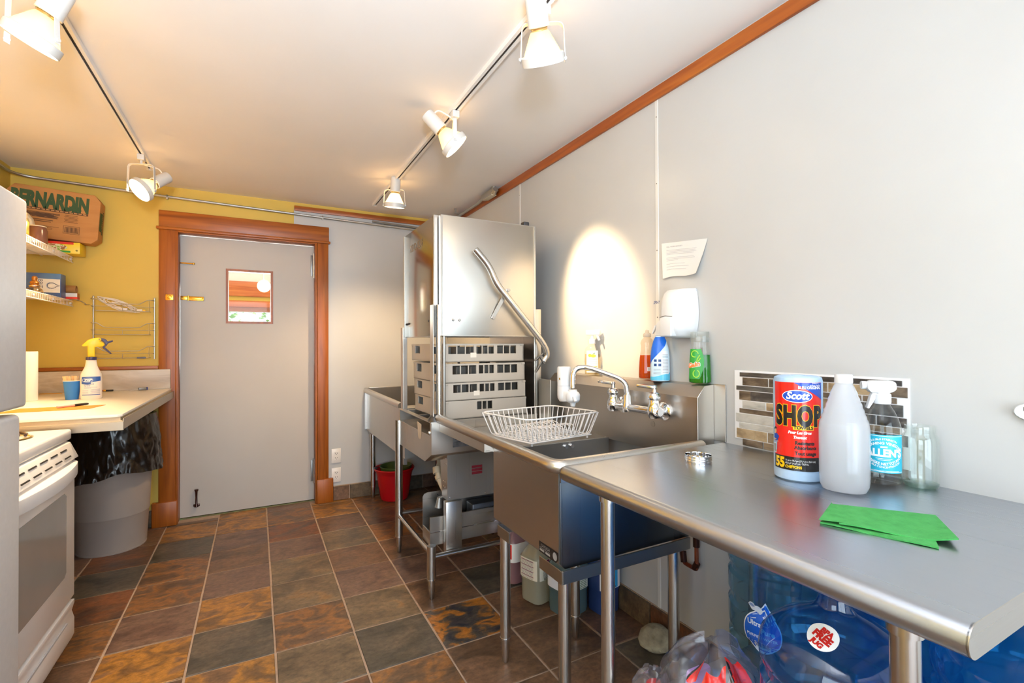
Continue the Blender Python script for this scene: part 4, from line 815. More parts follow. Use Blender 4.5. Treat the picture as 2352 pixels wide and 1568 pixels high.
def disp(u, v):
    k = v * (len(dpz) - 1); i = min(int(k), len(dpz) - 2); t_ = k - i; z = dpz[i][0] + (dpz[i + 1][0] - dpz[i][0]) * t_; d = dpz[i][1] + (dpz[i + 1][1] - dpz[i][1]) * t_; w = dpz[i][2] + (dpz[i + 1][2] - dpz[i][2]) * t_
    prof = [(-1, 0), (-1, .25), (-.8, .62), (-.5, .93), (0, 1), (.5, .93), (.8, .62), (1, .25), (1, 0)]; kk_ = u * 8; i2 = min(int(kk_), 7); t2 = kk_ - i2
    a = prof[i2][0] + (prof[i2 + 1][0] - prof[i2][0]) * t2; b = prof[i2][1] + (prof[i2 + 1][1] - prof[i2][1]) * t2
    return (XR - .002 - d * b, 1.388 - a * w, 1.278 + z)
O('housing', MB().grid(disp, 24, 28), WPL, r, ang=50)
O('push_bar', MB().prism([(-.030, 1.283), (.030, 1.283), (.032, 1.36), (0, 1.366), (-.032, 1.36)], 'x', XR - .1035, XR - .06).xf(Matrix.Translation((0, 1.392, 0))), WPL, r, bev=.006, seg=3)
O('push_slot', MB().tube([(XR - .1035 + .001 * abs(k), 1.392 + .008 * k, 1.366 - .0012 * abs(k)) for k in range(-4, 5)], .0012, 6), principled('slot_grey', '#6f6a66', .5), r)
O('back_plate', MB().box(XR - .008, XR, 1.322, 1.452, 1.284, 1.472), principled('pale_grey', '#c3c5c9', .4), r, bev=.003)
fp = plane((XR - .1045, 1.447, 1.416), Vector((-.10, -1, 0)).normalized(), (.05, 0, 1))
txt('SPRAY', .0115, lambda x, y: fp(x, y, .0055), principled('navy_print', '#27407e', .4), r, bold=.03, shear=.3, xs=.8, align='LEFT')

# ---- bottles standing on the splashback ledge
LZ = 1.1005
def ledge(name, label, y, cat, x=1.505): return T(name, label, cat, (x, y, LZ))
# lemon pump bottle
y = 1.953; r = ledge('lemon_soap_bottle', 'clear bottle of lemon soap with white spray head in the bright spot of light', y, 'soap bottle')
rzq = atan2(-y, -1.505) + PI2
lp = [(0, .001), (.036, 0), (.039, .004), (.039, .118), (.034, .135), (.018, .150), (.014, .155), (.014, .162)]
lr = Round(lp, (1.503, y, LZ), rzq, 1.0, .62, 2.8, 32)
O('bottle', lr.body(), M_CLR, r); O('liquid', lr.body([(0, .004), (.036, .004), (.037, .105), (0, .105)]), clear('pale_soap', '#f6ecd2', 1.1), r)
lb = O('label', lr.band(-PI2 - .72, -PI2 + .72, .012, .122, .0006, 20, 2), PAPER, r); fl2 = lr.map(-PI2, 0, .001, .034)
O('lemon_print', MB().add(*(lambda q: (q.v, q.f))(poly(fl2, oval(-.010, .098, .007, .008), .0002))).add(*(lambda q: (q.v, q.f))(poly(fl2, oval(.004, .096, .011, .008), .0002))), principled('lemon_yellow', '#f1c93c', .5), lb); O('leaf_print', poly(fl2, [(.002, .106), (.011, .113), (.009, .105)], .0003), principled('leaf_green', '#5f8a3c', .5), lb)
O('yellow_band', gridpoly(fl2, lambda x, y: True, -.024, .024, .02, .03, 12, 1, .0002), MATS['lemon_yellow'], lb); O('yellow_band', gridpoly(fl2, lambda x, y: True, -.020, .020, .040, .044, 12, 1, .0002), MATS['lemon_yellow'], lb)
O('printed_lines', lines(fl2, [(-.018, .02, .058, .0012), (-.02, .02, .066, .0012), (-.015, .018, .078, .004)], .0002), MATS['notice_line'], lb)
hx, hy = 1.50, y
ph = O('pump_head', MB().lathe([(0, .158), (.016, .158), (.016, .178), (.008, .182), (.007, .20), (0, .20)], 18, (1.503, y, LZ)), WPL, r)
O('spray_head', MB().bar((1.49, y + .028, LZ + .214), (1.515, y - .046, LZ + .214), .018, .026).bar((1.51, y - .03, LZ + .205), (1.508, y - .05, LZ + .172), .012, .008), WPL, ph, bev=.003)
# orange dish soap
y = 1.566; r = ledge('orange_soap_bottle', 'half full squeeze bottle of orange dish soap on the splashback ledge', y, 'soap bottle')
rzq = atan2(-y, -1.505) + PI2
op_ = [(0, .002), (.030, 0), (.036, .005), (.037, .02), (.036, .06), (.033, .095), (.027, .125), (.026, .145), (.029, .158), (.024, .172), (.014, .182), (.0125, .19)]
orr = Round(op_, (1.503, y, LZ), rzq, 1.0, .62, 2.4, 32)
O('bottle', orr.body(), clear('bottle_clear_warm', '#f4efe8', 1.4), r); O('liquid', orr.body([(0, .005), (.028, .005), (.0345, .008), (.0355, .02), (.0345, .06), (.0315, .095), (.030, .106), (0, .106)]), clear('orange_soap', '#f08a30', 1.2, .03, 1, haze=.55, hcol='#f07818'), r)
O('cap', MB().lathe([(0, .184), (.0165, .184), (.0165, .198), (.008, .204), (.007, .214), (0, .216)], 18, (1.503, y, LZ)), clear('frost_cap', '#e8e4de', 1.3, .2, 1, haze=.6), r)
fl3 = orr.map(-PI2 + .45, .045, .001, .035); bc = O('barcode_label', gridpoly(fl3, lambda x, y: True, -.016, .016, -.008, .009, 8, 1), PAPER, r); O('barcode', lines(fl3, [(-.013 + k * .0026, -.013 + k * .0026 + .0013, -.006, .013) for k in range(10)], .0003), INKG, bc)
# blue bathroom cleaner
y = 1.478; r = ledge('blue_spray_bottle', 'blue and white cleaner spray bottle next to the orange soap', y, 'spray bottle', 1.492)
rzq = atan2(-y, -1.492) + PI2
bp = [(0, .001), (.036, 0), (.039, .004), (.0395, .03), (.0385, .10), (.034, .14), (.026, .168), (.019, .182), (.017, .188)]
br = Round(bp, (1.490, y, LZ), rzq, 1.0, .72, 2.3, 36)
O('bottle', br.body(bp + [(0, .188)]), principled('cleaner_pale_blue', '#cfe6f5', .25), r)
fb = lambda x, y, d=0: br.pt(-PI2 + x / .036, y, .0007 + d)
O('blue_label', between(fb, -.05, .042, lambda x: max(.07, .098 + (x + .02) * 1.15), lambda x: .183, 34, 16), principled('cleaner_blue', '#1766d6', .25), r)
O('cyan_foot', between(fb, -.05, .045, lambda x: .004, lambda x: .018 + .012 * max(0, x + .02) / .04, 24, 4, .0001), principled('cleaner_cyan', '#58bfe6', .25), r)
O('white_panel', gridpoly(fb, lambda x, y: True, .006, .034, .03, .125, 10, 2, .0001), principled('label_pale', '#dbe3ee', .3), r)
O('symbols', MB().add(*(lambda q: (q.v, q.f))(lines(fb, [(-.022, -.012, .062, .010), (-.006, .004, .062, .010), (-.022, -.012, .080, .010), (-.006, .004, .080, .010)], .0004))), principled('cleaner_navy', '#1d3f7a', .3), r)
O('printed_lines', lines(fb, [(.009, .031, .036 + .006 * k, .0016) for k in range(13)] + [(-.024, .002, .03 + .006 * k, .0016) for k in range(4)], .0004), INKG, r)
O('spray_head', MB().prism([(-.018, .196), (-.012, .236), (-.002, .252), (.014, .254), (.02, .246), (.018, .2), (.017, .188), (-.017, .188)], 'y', -.012, .012).xf(Matrix.Translation((1.490, y, LZ)) @ Matrix.Rotation(rzq - .4, 4, 'Z')), WPL, r, bev=.004)
O('trigger', MB().prism([(-.014, .232), (-.022, .232), (-.034, .20), (-.03, .196), (-.02, .212)], 'y', -.007, .007).xf(Matrix.Translation((1.490, y, LZ)) @ Matrix.Rotation(rzq - .4, 4, 'Z')), WPL, r, bev=.002)
# green dish soap standing on its wide cap side
y = 1.285; r = ledge('green_soap_bottle', 'squeeze bottle of green dish soap with clear wide cap at the end of the ledge', y, 'soap bottle')
rzq = atan2(-y, -1.505) + PI2
gp = [(0, .002), (.034, 0), (.0405, .004), (.0415, .02), (.040, .07), (.037, .12), (.034, .150), (.0335, .166)]
gr = Round(gp, (1.503, y, LZ), rzq, 1.0, .64, 2.5, 34)
O('bottle', gr.body(), M_CLR, r); O('liquid', gr.body([(0, .004), (.033, .004), (.0395, .008), (.040, .02), (.0385, .07), (.0365, .112), (0, .112)]), clear('green_soap', '#4fc23c', 1.2, .03, 1, haze=.5, hcol='#35b428'), r)
fg = gr.map(-PI2, 0, .0012, .0385)
O('label', MB().grid(lambda u, v: (lambda y: fg(-.040 + (.038 + .016 * sin((y - .02) * 24)) * u, y, 0))(.02 + .114 * v), 14, 16), principled('soap_label', '#2f9a3a', .35), r)
for sw in ([(-.018 + .012 * cos(t * .5), .115 + .012 * sin(t * .5)) for t in range(11)], [(-.012 + .010 * cos(t * .5 + 2), .04 + .014 * sin(t * .5 + 2)) for t in range(12)], [(-.002 + .008 * cos(t * .5 + 1), .10 - .014 * sin(t * .5)) for t in range(9)]):
    O('label_swirl', MB().tube([fg(a, b, .0008) for a, b in sw], .002, 5), principled('swirl_lime', '#a9d84a', .4), r)
txt('Gain', .017, lambda x, y: fg(x - .022, y + .066 + x * .25, .0009), principled('gain_orange', '#f0803a', .4), r, bold=.06, sub=.01); txt('Gain', .017, lambda x, y: fg(x - .022, y + .066 + x * .25, .0007), M_WHT, r, bold=.11, sub=.01)
O('cap', gr.body([(0, .160), (.0335, .160), (.0345, .166), (.0345, .198), (.033, .2), (0, .2)]), clear('clear_cap', '#eef0ee', 1.4, .1, 1, haze=.2), r); O('neck', MB().cyl((1.503, y, LZ + .162), (1.503, y, LZ + .176), .018, n=18), clear('frost_cap', '#e8e4de'), r)

# ---- dish drainer on the drainboard
DZr = .838
r = T('dish_drainer', 'white coated wire dish drainer on the drainboard beside the sink bowl', 'dish rack', (1.13, 1.92, DZr - .008), rz=0)
# rack corners: near-left, near-right, far-right, far-left (rim and base)
FL, FR, BR_, BL_ = Vector((.900, 2.0, 0)), Vector((.975, 1.685, 0)), Vector((1.385, 1.742, 0)), Vector((1.318, 2.055, 0))
def rk(u, v, z, inset=0): 
    p = (FL * (1 - v) + FR * v) * (1 - u) + (BL_ * (1 - v) + BR_ * v) * u; cc = (FL + FR + BR_ + BL_) / 4; return Vector((cc.x + (p.x - cc.x) * (1 - inset), cc.y + (p.y - cc.y) * (1 - inset), z))
RT, RB = DZr + .108, DZr + .006
rimz_left = lambda v: RT
_c = [rk(0, 0, RT), rk(0, 1, RT), rk(1, 1, RT), rk(1, 0, RT)]; _m = (_c[3] + _c[0]) / 2
rimp = fil([_m] + _c + [_m], .05, 6)[:-1]
O('rim', MB().tube(rimp, .0034, 8, closed=True), WIREW, r)
ins = .16
O('base_wire', MB().tube([rk(a, b, RB, ins) for a, b in ((0, 0), (.33, 0), (.66, 0), (1, 0), (1, .5), (1, 1), (.66, 1), (.33, 1), (0, 1), (0, .5))], .003, 6, closed=True), WIREW, r)
for k in range(15):
    u = (k + .5) / 15; pts = [rk(u, 0, RT), rk(u, .0, RB, ins), rk(u, 1, RB, ins), rk(u, 1, RT)]
    O('wire', MB().tube(fil(pts, .018, 4), .0022, 6), WIREW, r)
for k in range(9):
    v = (k + .5) / 9; pts = [rk(0, v, rimz_left(v)), rk(0, v, RB + .003, ins), rk(1, v, RB + .003, ins), rk(1, v, RT)]
    O('wire', MB().tube(fil(pts, .018, 4), .0022, 6), WIREW, r)
for k in range(12):
    u = .12 + k * .065
    for v0, v1 in ((.18, .48), (.54, .84)): O('plate_loop', MB().tube(fil([rk(u, v0, RB, ins), rk(u, v0 + .03, RB + .045, ins), rk(u, v1 - .03, RB + .045, ins), rk(u, v1, RB, ins)], .016, 4), .0021, 6), WIREW, r)
for a, b in ((.04, .04), (.96, .04), (.96, .96), (.04, .96)): p = rk(a, b, 0, ins); O('foot', MB().cyl((p.x, p.y, DZr - .0085), (p.x, p.y, RB + .002), .005, n=10), WIREW, r)

# ---- chemical jugs on the floor under the sink
def chem(name, label, x, y, rz, col, liq, lcol, w=.074, h=.31, fill=.55, cap='#f0efe8'):
    r = T(name, label, 'jug', (x, y, 0)); q = Round([(0, .003), (w - .010, 0), (w - .002, .004), (w, .02), (w, .098), (w + .002, .105), (w + .004, .118), (w + .004, .215), (w - .008, .235), (w * .55, .268), (.022, .285), (.022, .292)], (x, y, 0), rz, 1, .92, 4.5, 32)
    O('body', q.body(q.p + [(0, .292)]), col, r); O('cap', MB().lathe([(0, .288), (.026, .288), (.026, h), (.022, h + .004), (0, h + .004)], 18, (x, y, 0)), WPL, r)
    return r, q
mk_ = lambda n, a, b, hz=.75: clear(n, a, 1.4, .1, .8, haze=hz, hcol=b)
r, q = chem('pink_floor_cleaner', 'jug of pink fluid with red label on the floor under the sink', 1.232, 2.275, .15, mk_('pink_wall', '#d8a8b0', '#c79aa0'), None, None, w=.068)
lb = O('label', q.band(-PI2 - 1.62, -PI2 + .6, .118, .235 - .02, .001, 24, 2), principled('label_white', '#ece9e6', .5), r); f1 = lambda x, y, d=0: q.pt(pi + .35 + x / .07, y, .0015 + d)
O('red_panel', gridpoly(f1, lambda x, y: True, -.03, .025, .135, .21, 10, 1), M_RED, lb); txt('Low', .010, lambda x, y: f1(x, y + .188, .0004), M_WHT, lb, sub=.01, bold=.02)
O('printed_lines', lines(f1, [(-.018, .016, .145 + .011 * k, .004) for k in range(4)], .0004), M_WHT, lb)
r, q = chem('ivory_detergent_jug', 'square ivory detergent jug with printed labels, second from left under the sink', 1.238, 2.05, .28, mk_('ivory_wall', '#d6d2b8', '#cfccb4', .85), None, None, w=.072)
f1 = lambda x, y, d=0: q.pt(pi + x / .08, y, .0012 + d); f2 = lambda x, y, d=0: q.pt(-PI2 + x / .08, y, .0012 + d)
lb = O('label', q.band(pi - .72, pi + .72, .1185, .2145, .0009, 24, 2), principled('label_cream', '#e6e2d0', .5), r); O('printed_lines', lines(f1, [(-.045, .035, .122 + .006 * k, .0018) for k in range(15)], .0003), INKG, lb); O('red_lines', lines(f1, [(-.045, .04, .132 + .024 * k, .0022) for k in range(4)], .0005), principled('label_maroon', '#8c2f4e', .5), lb)
lb = O('label', q.band(-PI2 - .72, -PI2 + .6, .1185, .2145, .0009, 24, 2), MATS['label_cream'], r); O('purple_panel', gridpoly(f2, lambda x, y: True, -.045, .0, .19, .211, 6, 1), principled('label_purple', '#94306e', .5), lb)
O('printed_lines', lines(f2, [(-.04, .04, .131 + .0055 * k, .0026) for k in range(10)], .0003), INKG, lb); txt('ECOLAB', .009, lambda x, y: f2(x - .012, y + .1205, .0005), INK, lb, sub=.01, bold=.04)
r, q = chem('teal_sanitizer_jug', 'cloudy teal jug with a white label, behind the front leg of the sink', 1.306, 1.892, .2, mk_('teal_wall', '#8aa6a6', '#7d9698', .8), None, None, w=.078)
f1 = lambda x, y, d=0: q.pt(pi + x / .08, y, .0012 + d); f2 = lambda x, y, d=0: q.pt(-PI2 + x / .08, y, .0012 + d)
lb = O('label', q.band(pi - .75, pi + .7, .1185, .2145, .0009, 24, 2), principled('label_pale', '#dbe3ee', .3), r)
lb = O('label', q.band(-PI2 - .7, -PI2 + .6, .1185, .2145, .0009, 24, 2), MATS['label_cream'], r); O('green_lines', lines(f2, [(-.03, .04, .122 + .008 * k, .003) for k in range(11)], .0003), principled('label_green', '#6a8a6a', .5), lb)
r, q = chem('blue_rinse_jug', 'blue rinse aid jug with a bright blue label, beside the wall under the sink', 1.455, 1.815, .1, mk_('blue_wall', '#5a74b4', '#4a66a8', .8), None, None, w=.062)
f2 = lambda x, y, d=0: q.pt(-PI2 - .05 + x / .08, y, .0012 + d)
lb = O('label', q.band(-PI2 - .95, -PI2 + .7, .1185, .2145, .0009, 24, 2), principled('label_white', '#ece9e6', .5), r); O('cyan_panel', gridpoly(f2, lambda x, y: True, -.022, .04, .121, .2135, 12, 1), principled('label_cyan', '#29a3e0', .4), lb); txt('ECOLAB', .008, lambda x, y: f2(x + .004, y + .124, .0004), INK, lb, sub=.01, bold=.04); O('printed_lines', lines(f2, [(-.05, -.026, .14 + .006 * k, .002) for k in range(4)], .0004), INKG, lb)

# ---- stone by the skirting
r = MB().lathe([(0, 0), (.045, .004), (.072, .022), (.08, .05), (.068, .085), (.04, .108), (0, .116)], 28)
r.v = [((x * 1.12 + .012 * sin(9 * y + 3)) * (1 - .35 * max(0, -y) / .08 * .5), y * .82 * (1 + .1 * sin(20 * x)), z * (1 + .08 * sin(14 * x + 2)) ) for x, y, z in r.v]; r.v = [(x * .8, y * .8, z * .85) for x, y, z in r.v]; r.xf(Matrix.Translation((1.443, 1.465, .0005)) @ Matrix.Rotation(-.5, 4, 'Z'))
S('stone', r, noisy('stone', ['#7a705c', '#9a8f78', '#b3a98f'], 22, .9, bump=.8, bscale=60, detail=9), 'rounded beige stone on the floor against the slate skirting under the table', 'stone', (1.443, 1.465, 0))

# ---- five gallon water bottles on the undershelf
SHZ = .305
M_J1 = clear('water_jug_blue', '#b9dcea', 1.55, .04, 1.0, haze=.10, hcol='#9cc4d8'); M_J2 = clear('water_jug_deep', '#8ecdf2', 1.55, .04, 1.0, haze=.10, hcol='#4a8fc4'); M_J3 = clear('water_jug_bright', '#70c4ee', 1.55, .04, 1.0, haze=.16, hcol='#1f8cd6')
def jugp(s=1.0, top=.375):
    p = [(0, .012), (.06, .010), (.10, 0), (.122, .006), (.131, .025), (.133, .05), (.133, .078), (.124, .088), (.124, .100), (.133, .110), (.1345, .135), (.1345, .175), (.126, .186), (.126, .202), (.1345, .212), (.1345, .262), (.1265, .272), (.1265, .286), (.1355, .298), (.137, .318), (.133, .340), (.118, .362), (.092, .384), (.062, .402), (.038, .416), (.030, .428), (.0275, .445), (.0275, .470), (.031, .474), (.031, .480), (.0275, .484), (.0275, .492)]
    return [(a * s, z) for a, z in p]
def water_jug(label, x, y, mat, rz=0, cap=False):
    r = T('water_jug', label, 'water jug', (x, y, SHZ), 'blue water jugs under the work table'); q = Round(jugp(), (x, y, SHZ), rz, n=40)
    O('body', q.body(), mat, r)
    hm = MB().tube(fil([q.pt(atan2(-y, -x) + .55, .34, -.004), q.pt(atan2(-y, -x) + .55, .30, -.045), q.pt(atan2(-y, -x) + .55, .19, -.045), q.pt(atan2(-y, -x) + .55, .155, -.004)], .02), .014, 12)
    O('handle', hm, mat, r)
    if cap: O('cap', MB().lathe([(0, .462), (.0295, .462), (.030, .466), (.030, .495), (.027, .4975), (0, .4975)], 24, (x, y, SHZ)), principled('cap_pale', '#b9d3e6', .35), r)
    return r, q
r, q = water_jug('pale blue water jug with a drop-shaped label, nearest the copper pipe', 1.372, .895, M_J1)
th = facing(1.372, .895) - .30; f1 = lambda x, y, d=0: q.pt(th + x * .88 / .1345, .146 + y * .88, .0014 + d)
M_UB = principled('label_blue', '#1a6ad2', .3)
dropo = lambda k: [(.058 * k * cos(a), -.006 + .066 * k * sin(a)) for a in [radians(132 + q * 10) for q in range(29)]] + [(.040 * k, .046 * k), (.026 * k, .066 * k), (.012 * k, .094 * k), (.0 * k, .074 * k), (-.016 * k, .058 * k)]
lb = O('label', fan(f1, dropo(1.0), 0, 8, (0, 0)), M_WHT, r); O('label_face', fan(f1, dropo(.94), .0005, 8, (0, 0)), M_UB, lb)
for cx_, cy_, s_ in ((-.030, .068, .012), (-.012, .060, .014)): O('drop_print', poly(f1, oval(cx_, cy_, s_, s_ * 1.2), .0004), M_WHT, lb); O('drop_print', poly(f1, oval(cx_, cy_, s_ * .75, s_ * .95), .0006), principled('drop_grey', '#9fb2d8', .3), lb)
O('drop_print', poly(f1, [(0.0, .026), (.006, .02), (.017, .018), (.025, .026), (.023, .04), (.012, .056), (.003, .042)], .0008), M_WHT, lb)
txt('Ultra', .016, lambda x, y: f1(x - .022, y + .012, .0008), M_WHT, lb, sub=.01, bold=.03, xs=.95); txt('Pure', .016, lambda x, y: f1(x + .018, y - .006, .0008), M_WHT, lb, sub=.01, bold=.03, xs=.95); txt('PURIFIED WATER', .0085, lambda x, y: f1(x, y - .024, .0008), M_WHT, lb, sub=.01, bold=.02)
bc = O('barcode_label', gridpoly(f1, lambda x, y: True, -.022, .026, -.062, -.036, 8, 1, .0006), M_WHT, lb); O('barcode', lines(f1, [(-.019 + k * .0042, -.019 + k * .0042 + .0024, -.060, .022) for k in range(10)], .0009), principled('barcode_violet', '#6a6290', .5), bc)
def bpa(q, th, z, rot):
    zz_ = lambda x, y: z + (x * sin(rot) + y * cos(rot)) * .57
    f_ = lambda x, y, d=0: q.pt(th + (x * cos(rot) - y * sin(rot)) / q.r(zz_(x, y)), zz_(x, y), .0018 + d)
    s_ = O('round_sticker', MB().grid(lambda u, v: f_(.026 * (v + .001) * cos(2 * pi * u), .026 * (v + .001) * sin(2 * pi * u)), 36, 6, cu=True), M_WHT, r_)
    for t_, h_, y_ in (('BPA', .0095, .0085), ('FREE', .0125, -.0055), ('JUG', .0095, -.0185)): txt(t_, h_, lambda x, y: f_(x, y + y_, .0012), principled('sticker_red', '#cf2a22', .4), s_, bold=.07, sub=.01, xs=.92)
r_, q = water_jug('deep blue water jug with a round white sticker behind the plastic bag', 1.022, .548, M_J2); bpa(q, facing(1.022, .548) - .24, .392, -.42)
r_, q = water_jug('bright blue capped water jug at the right corner under the table end', 1.272, .345, M_J3, cap=True); bpa(q, facing(1.272, .345) - 1.05, .398, -1.05)
water_jug('blue water jug furthest back against the wall, half hidden by two others', 1.386, .615, M_J2)

# ---- clear plastic bag with coloured packets
bx, by = .985, .812
r = T('plastic_bag', 'crumpled clear plastic bag of packets with red print on the undershelf', 'bag', (bx, by, SHZ))
rnd = random.Random(5)
def bagfn(u, v, k=1.0, seed=0):
    a = 2 * pi * u; prof = [.02, .125, .158, .165, .155, .135, .10, .055, .02]; zz = [0, .002, .05, .10, .16, .215, .262, .290, .296]; i = min(int(v * 8), 7); t_ = v * 8 - i
    rr = (prof[i] + (prof[i + 1] - prof[i]) * t_) * k; z = zz[i] + (zz[i + 1] - zz[i]) * t_
    w_ = 1 + .10 * sin(5 * a + 9 * v + seed) * v + .055 * sin(11 * a - 14 * v + seed) + .03 * sin(23 * a + 20 * v)
    z += .028 * sin(3 * a + 1 + seed) * v * v + .012 * sin(9 * a) * v
    return (bx + rr * w_ * cos(a) * .84, by + rr * w_ * sin(a) * .74, SHZ + .0005 + .72 * max(0, z))
M_BAG = clear('bag_film', '#f8f7fc', 1.45, .12, 1.0, haze=.10, hcol='#f6f4fa')
O('film', MB().grid(bagfn, 64, 24, cu=True), M_BAG, r, ang=60)
def film_patch(name, u0, u1, v0, v1, mat, sl=0.0, k=1.006): return O(name, MB().grid(lambda u, v: bagfn(u0 + (u1 - u0) * u + sl * v, v0 + (v1 - v0) * v, k), 16, 8), mat, r)
M_RP = principled('packet_red', '#e02a20', .3)
film_patch('red_print', .515, .55, .70, .86, M_RP, .02); film_patch('black_print', .507, .515, .70, .86, M_BK, .02)
film_patch('red_print', .575, .665, .66, .76, M_RP, .02); film_patch('black_print', .575, .665, .63, .66, M_BK, .02)
film_patch('red_print', .685, .78, .56, .80, M_RP, .01); film_patch('black_print', .673, .685, .54, .78, M_BK, .02)
film_patch('white_print', .655, .74, .30, .50, principled('packet_white', '#efe9ea', .35))
O('white_packet', MB().lathe([(0, 0), (.05, .004), (.058, .03), (.055, .09), (.03, .13), (0, .14)], 20, (bx + .03, by - .05, SHZ + .012), .9, .6, .6), principled('packet_white', '#efe9ea', .35), r)
O('lilac_packet', MB().bar((bx - .05, by + .02, SHZ + .02), (bx - .045, by + .0, SHZ + .17), .07, .02, (0, 1, 0)), principled('packet_lilac', '#b48ccc', .4), r, bev=.008)
O('pink_packet', MB().tube(fil([(bx - .03, by - .07, SHZ + .03), (bx - .02, by - .06, SHZ + .12), (bx + .02, by - .05, SHZ + .11)], .05), .02, 12), principled('packet_pink', '#e889ae', .4), r)
O('blue_packet', MB().bar((bx - .06, by - .03, SHZ + .02), (bx - .065, by - .035, SHZ + .12), .05, .02, (0, 1, 0)), principled('packet_blue', '#9db9e0', .3), r, bev=.008)
fe = lambda x, y, d=0: Vector(bagfn(.640 + x * .5, .535 + y * 1.8, 1.012 + d * 4)); O('red_emblem', poly(fe, oval(0, 0, .035, .026, 20)), M_RP, r); O('white_emblem', poly(fe, oval(.003, .002, .012, .010, 16), .001), M_WHT, r)
bx, by = .925, .958
r = T('plastic_bag', 'smaller clear plastic bag bunched beside the leg of the work table', 'bag', (bx, by, SHZ))
O('film', MB().grid(lambda u, v: (lambda p: (bx + (p[0] - bx) * .42, by + (p[1] - by) * .36, SHZ + (p[2] - SHZ) * .40))(bagfn(u, v, 1, 2)), 48, 18, cu=True), M_BAG, r, ang=60)
O('red_packet', MB().lathe([(0, 0), (.04, .004), (.045, .02), (.03, .045), (0, .05)], 16, (bx + .01, by, SHZ + .002), .7, .5), M_RP, r)

# ================================================================ LEFT SIDE
# ---- refrigerator
r = T('refrigerator', 'white two-door refrigerator at the left edge, in front of the range', 'refrigerator', (-.95, 1.43, 0))
M_FR = noisy('fridge_white', ['#dddbda', '#e2e0df'], 60, .5, world=True, bump=.03, bscale=300)
FX = -.575
O('cabinet', MB().box(-1.335, FX - .065, 1.02, 1.843, .03, 1.655), M_FR, r, bev=.006)
dr = O('door', MB().box(FX - .06, FX, 1.015, 1.852, 1.083, 1.668), M_FR, r, bev=.010, seg=3, label='upper freezer door')
O('door_gasket', MB().box(FX - .068, FX - .058, 1.025, 1.842, 1.09, 1.66), principled('gasket', '#b9b6b2', .6), dr)
O('handle', MB().box(FX - .004, FX + .03, 1.06, 1.10, 1.12, 1.45), WHITE, dr, bev=.008)
d2 = O('door', MB().box(FX - .066, FX - .006, 1.015, 1.832, .09, 1.066), M_FR, r, bev=.014, seg=4, label='lower fridge door with rounded top edge')
O('door_gasket', MB().box(FX - .074, FX - .064, 1.025, 1.825, .1, 1.055), MATS['gasket'], d2); O('handle', MB().box(FX - .01, FX + .026, 1.06, 1.10, .62, 1.02), WHITE, d2, bev=.008)
O('kick_grille', MB().box(FX - .08, FX - .05, 1.02, 1.84, .005, .085), principled('pale_grey', '#c3c5c9', .4), r)

# ---- electric range
r = T('electric_range', 'white electric range with coil burners and oven door, beside the refrigerator', 'range', (-1.0, 2.24, 0))
RF, RA, RB2, RT_ = -.677, 1.862, 2.622, .912
O('body', MB().box(-1.335, RF - .02, RA + .004, RB2 - .004, .045, .868), WHITE, r)
ck = O('cooktop', MB().box(-1.335, RF, RA, RB2, .868, RT_), WHITE, r, bev=.009, seg=3)
for bxx, byy, br_ in ((-.855, 2.425, .098), (-.855, 2.06, .078), (-1.13, 2.43, .078), (-1.13, 2.06, .098)):
    bu = O('coil_burner', MB().tube([((br_ - .0042 * t / 3) * cos(t * .42) + bxx, (br_ - .0042 * t / 3) * sin(t * .42) + byy, RT_ + .012) for t in range(int((br_ - .02) / .0014))], .0055, 7), principled('coil', '#4a3a34', .5, .5), r)
    O('drip_pan', MB().lathe([(br_ + .018, .002), (br_ + .012, .004), (br_ - .004, -.012), (.03, -.016), (0, -.016), (0, -.02), (br_ + .012, 0)], 28, (bxx, byy, RT_ + .001)), CHROME, bu)
od = O('oven_door', MB().box(RF - .018, RF + .012, RA + .006, RB2 - .006, .225, .80), WHITE, r, bev=.006)
O('oven_window', MB().prism([(RA + .11, .36), (RA + .13, .345), (RB2 - .13, .345), (RB2 - .11, .36), (RB2 - .11, .66), (RB2 - .13, .675), (RA + .13, .675), (RA + .11, .66)], 'x', RF + .0115, RF + .0135), noisy('oven_glass', ['#9b9691', '#a39e99'], 3, .12, world=True), od)
hpts = [(RF + .055 * sin(pi * k / 16) ** .5 + .012, RA + .02 + (RB2 - RA - .04) * k / 16) for k in range(17)]
O('oven_handle', MB().prism([(RF + .008, RA + .01)] + hpts + [(RF + .008, RB2 - .01)], 'z', .742, .788), WHITE, od, bev=.012, seg=3)
O('vent_panel', MB().prism([(RF + .004, .862), (RF - .015, .868), (RF - .015, .80), (RF + .030, .80)], 'y', RA + .01, RB2 - .03), WHITE, od, bev=.002)
vm = MB()
for row in (0, 1):
    for k in range(6): y0 = RA + .09 + k * .098; X_ = RF + .0105 + .013 * row; Z_ = .846 - .026 * row; vm.add([(X_, y0, Z_), (X_, y0 + .07, Z_), (X_ + .0028, y0 + .07, Z_ - .0048), (X_ + .0028, y0, Z_ - .0048)], [(0, 1, 2, 3)])
vm.v = [(x + .0018, y, z + .001) for x, y, z in vm.v]; O('vent_slots', vm, DARK, od)
sdw = O('drawer', MB().prism([(RF - .018, .05), (RF + .004, .05), (RF + .012, .07), (RF + .012, .135), (RF + .004, .165), (RF + .012, .195), (RF + .012, .21), (RF - .018, .212)], 'y', RA + .006, RB2 - .006), WHITE, r, bev=.002)
O('drawer_groove', MB().box(RF + .0085, RF + .0125, RA + .08, RB2 - .09, .142, .150), principled('pale_grey', '#c3c5c9', .4), sdw)
for y_ in (RA + .05, RB2 - .05):
    for x_ in (-1.28, RF - .06): O('foot', MB().cyl((x_, y_, 0), (x_, y_, .05), .018, n=10), BLK, r)

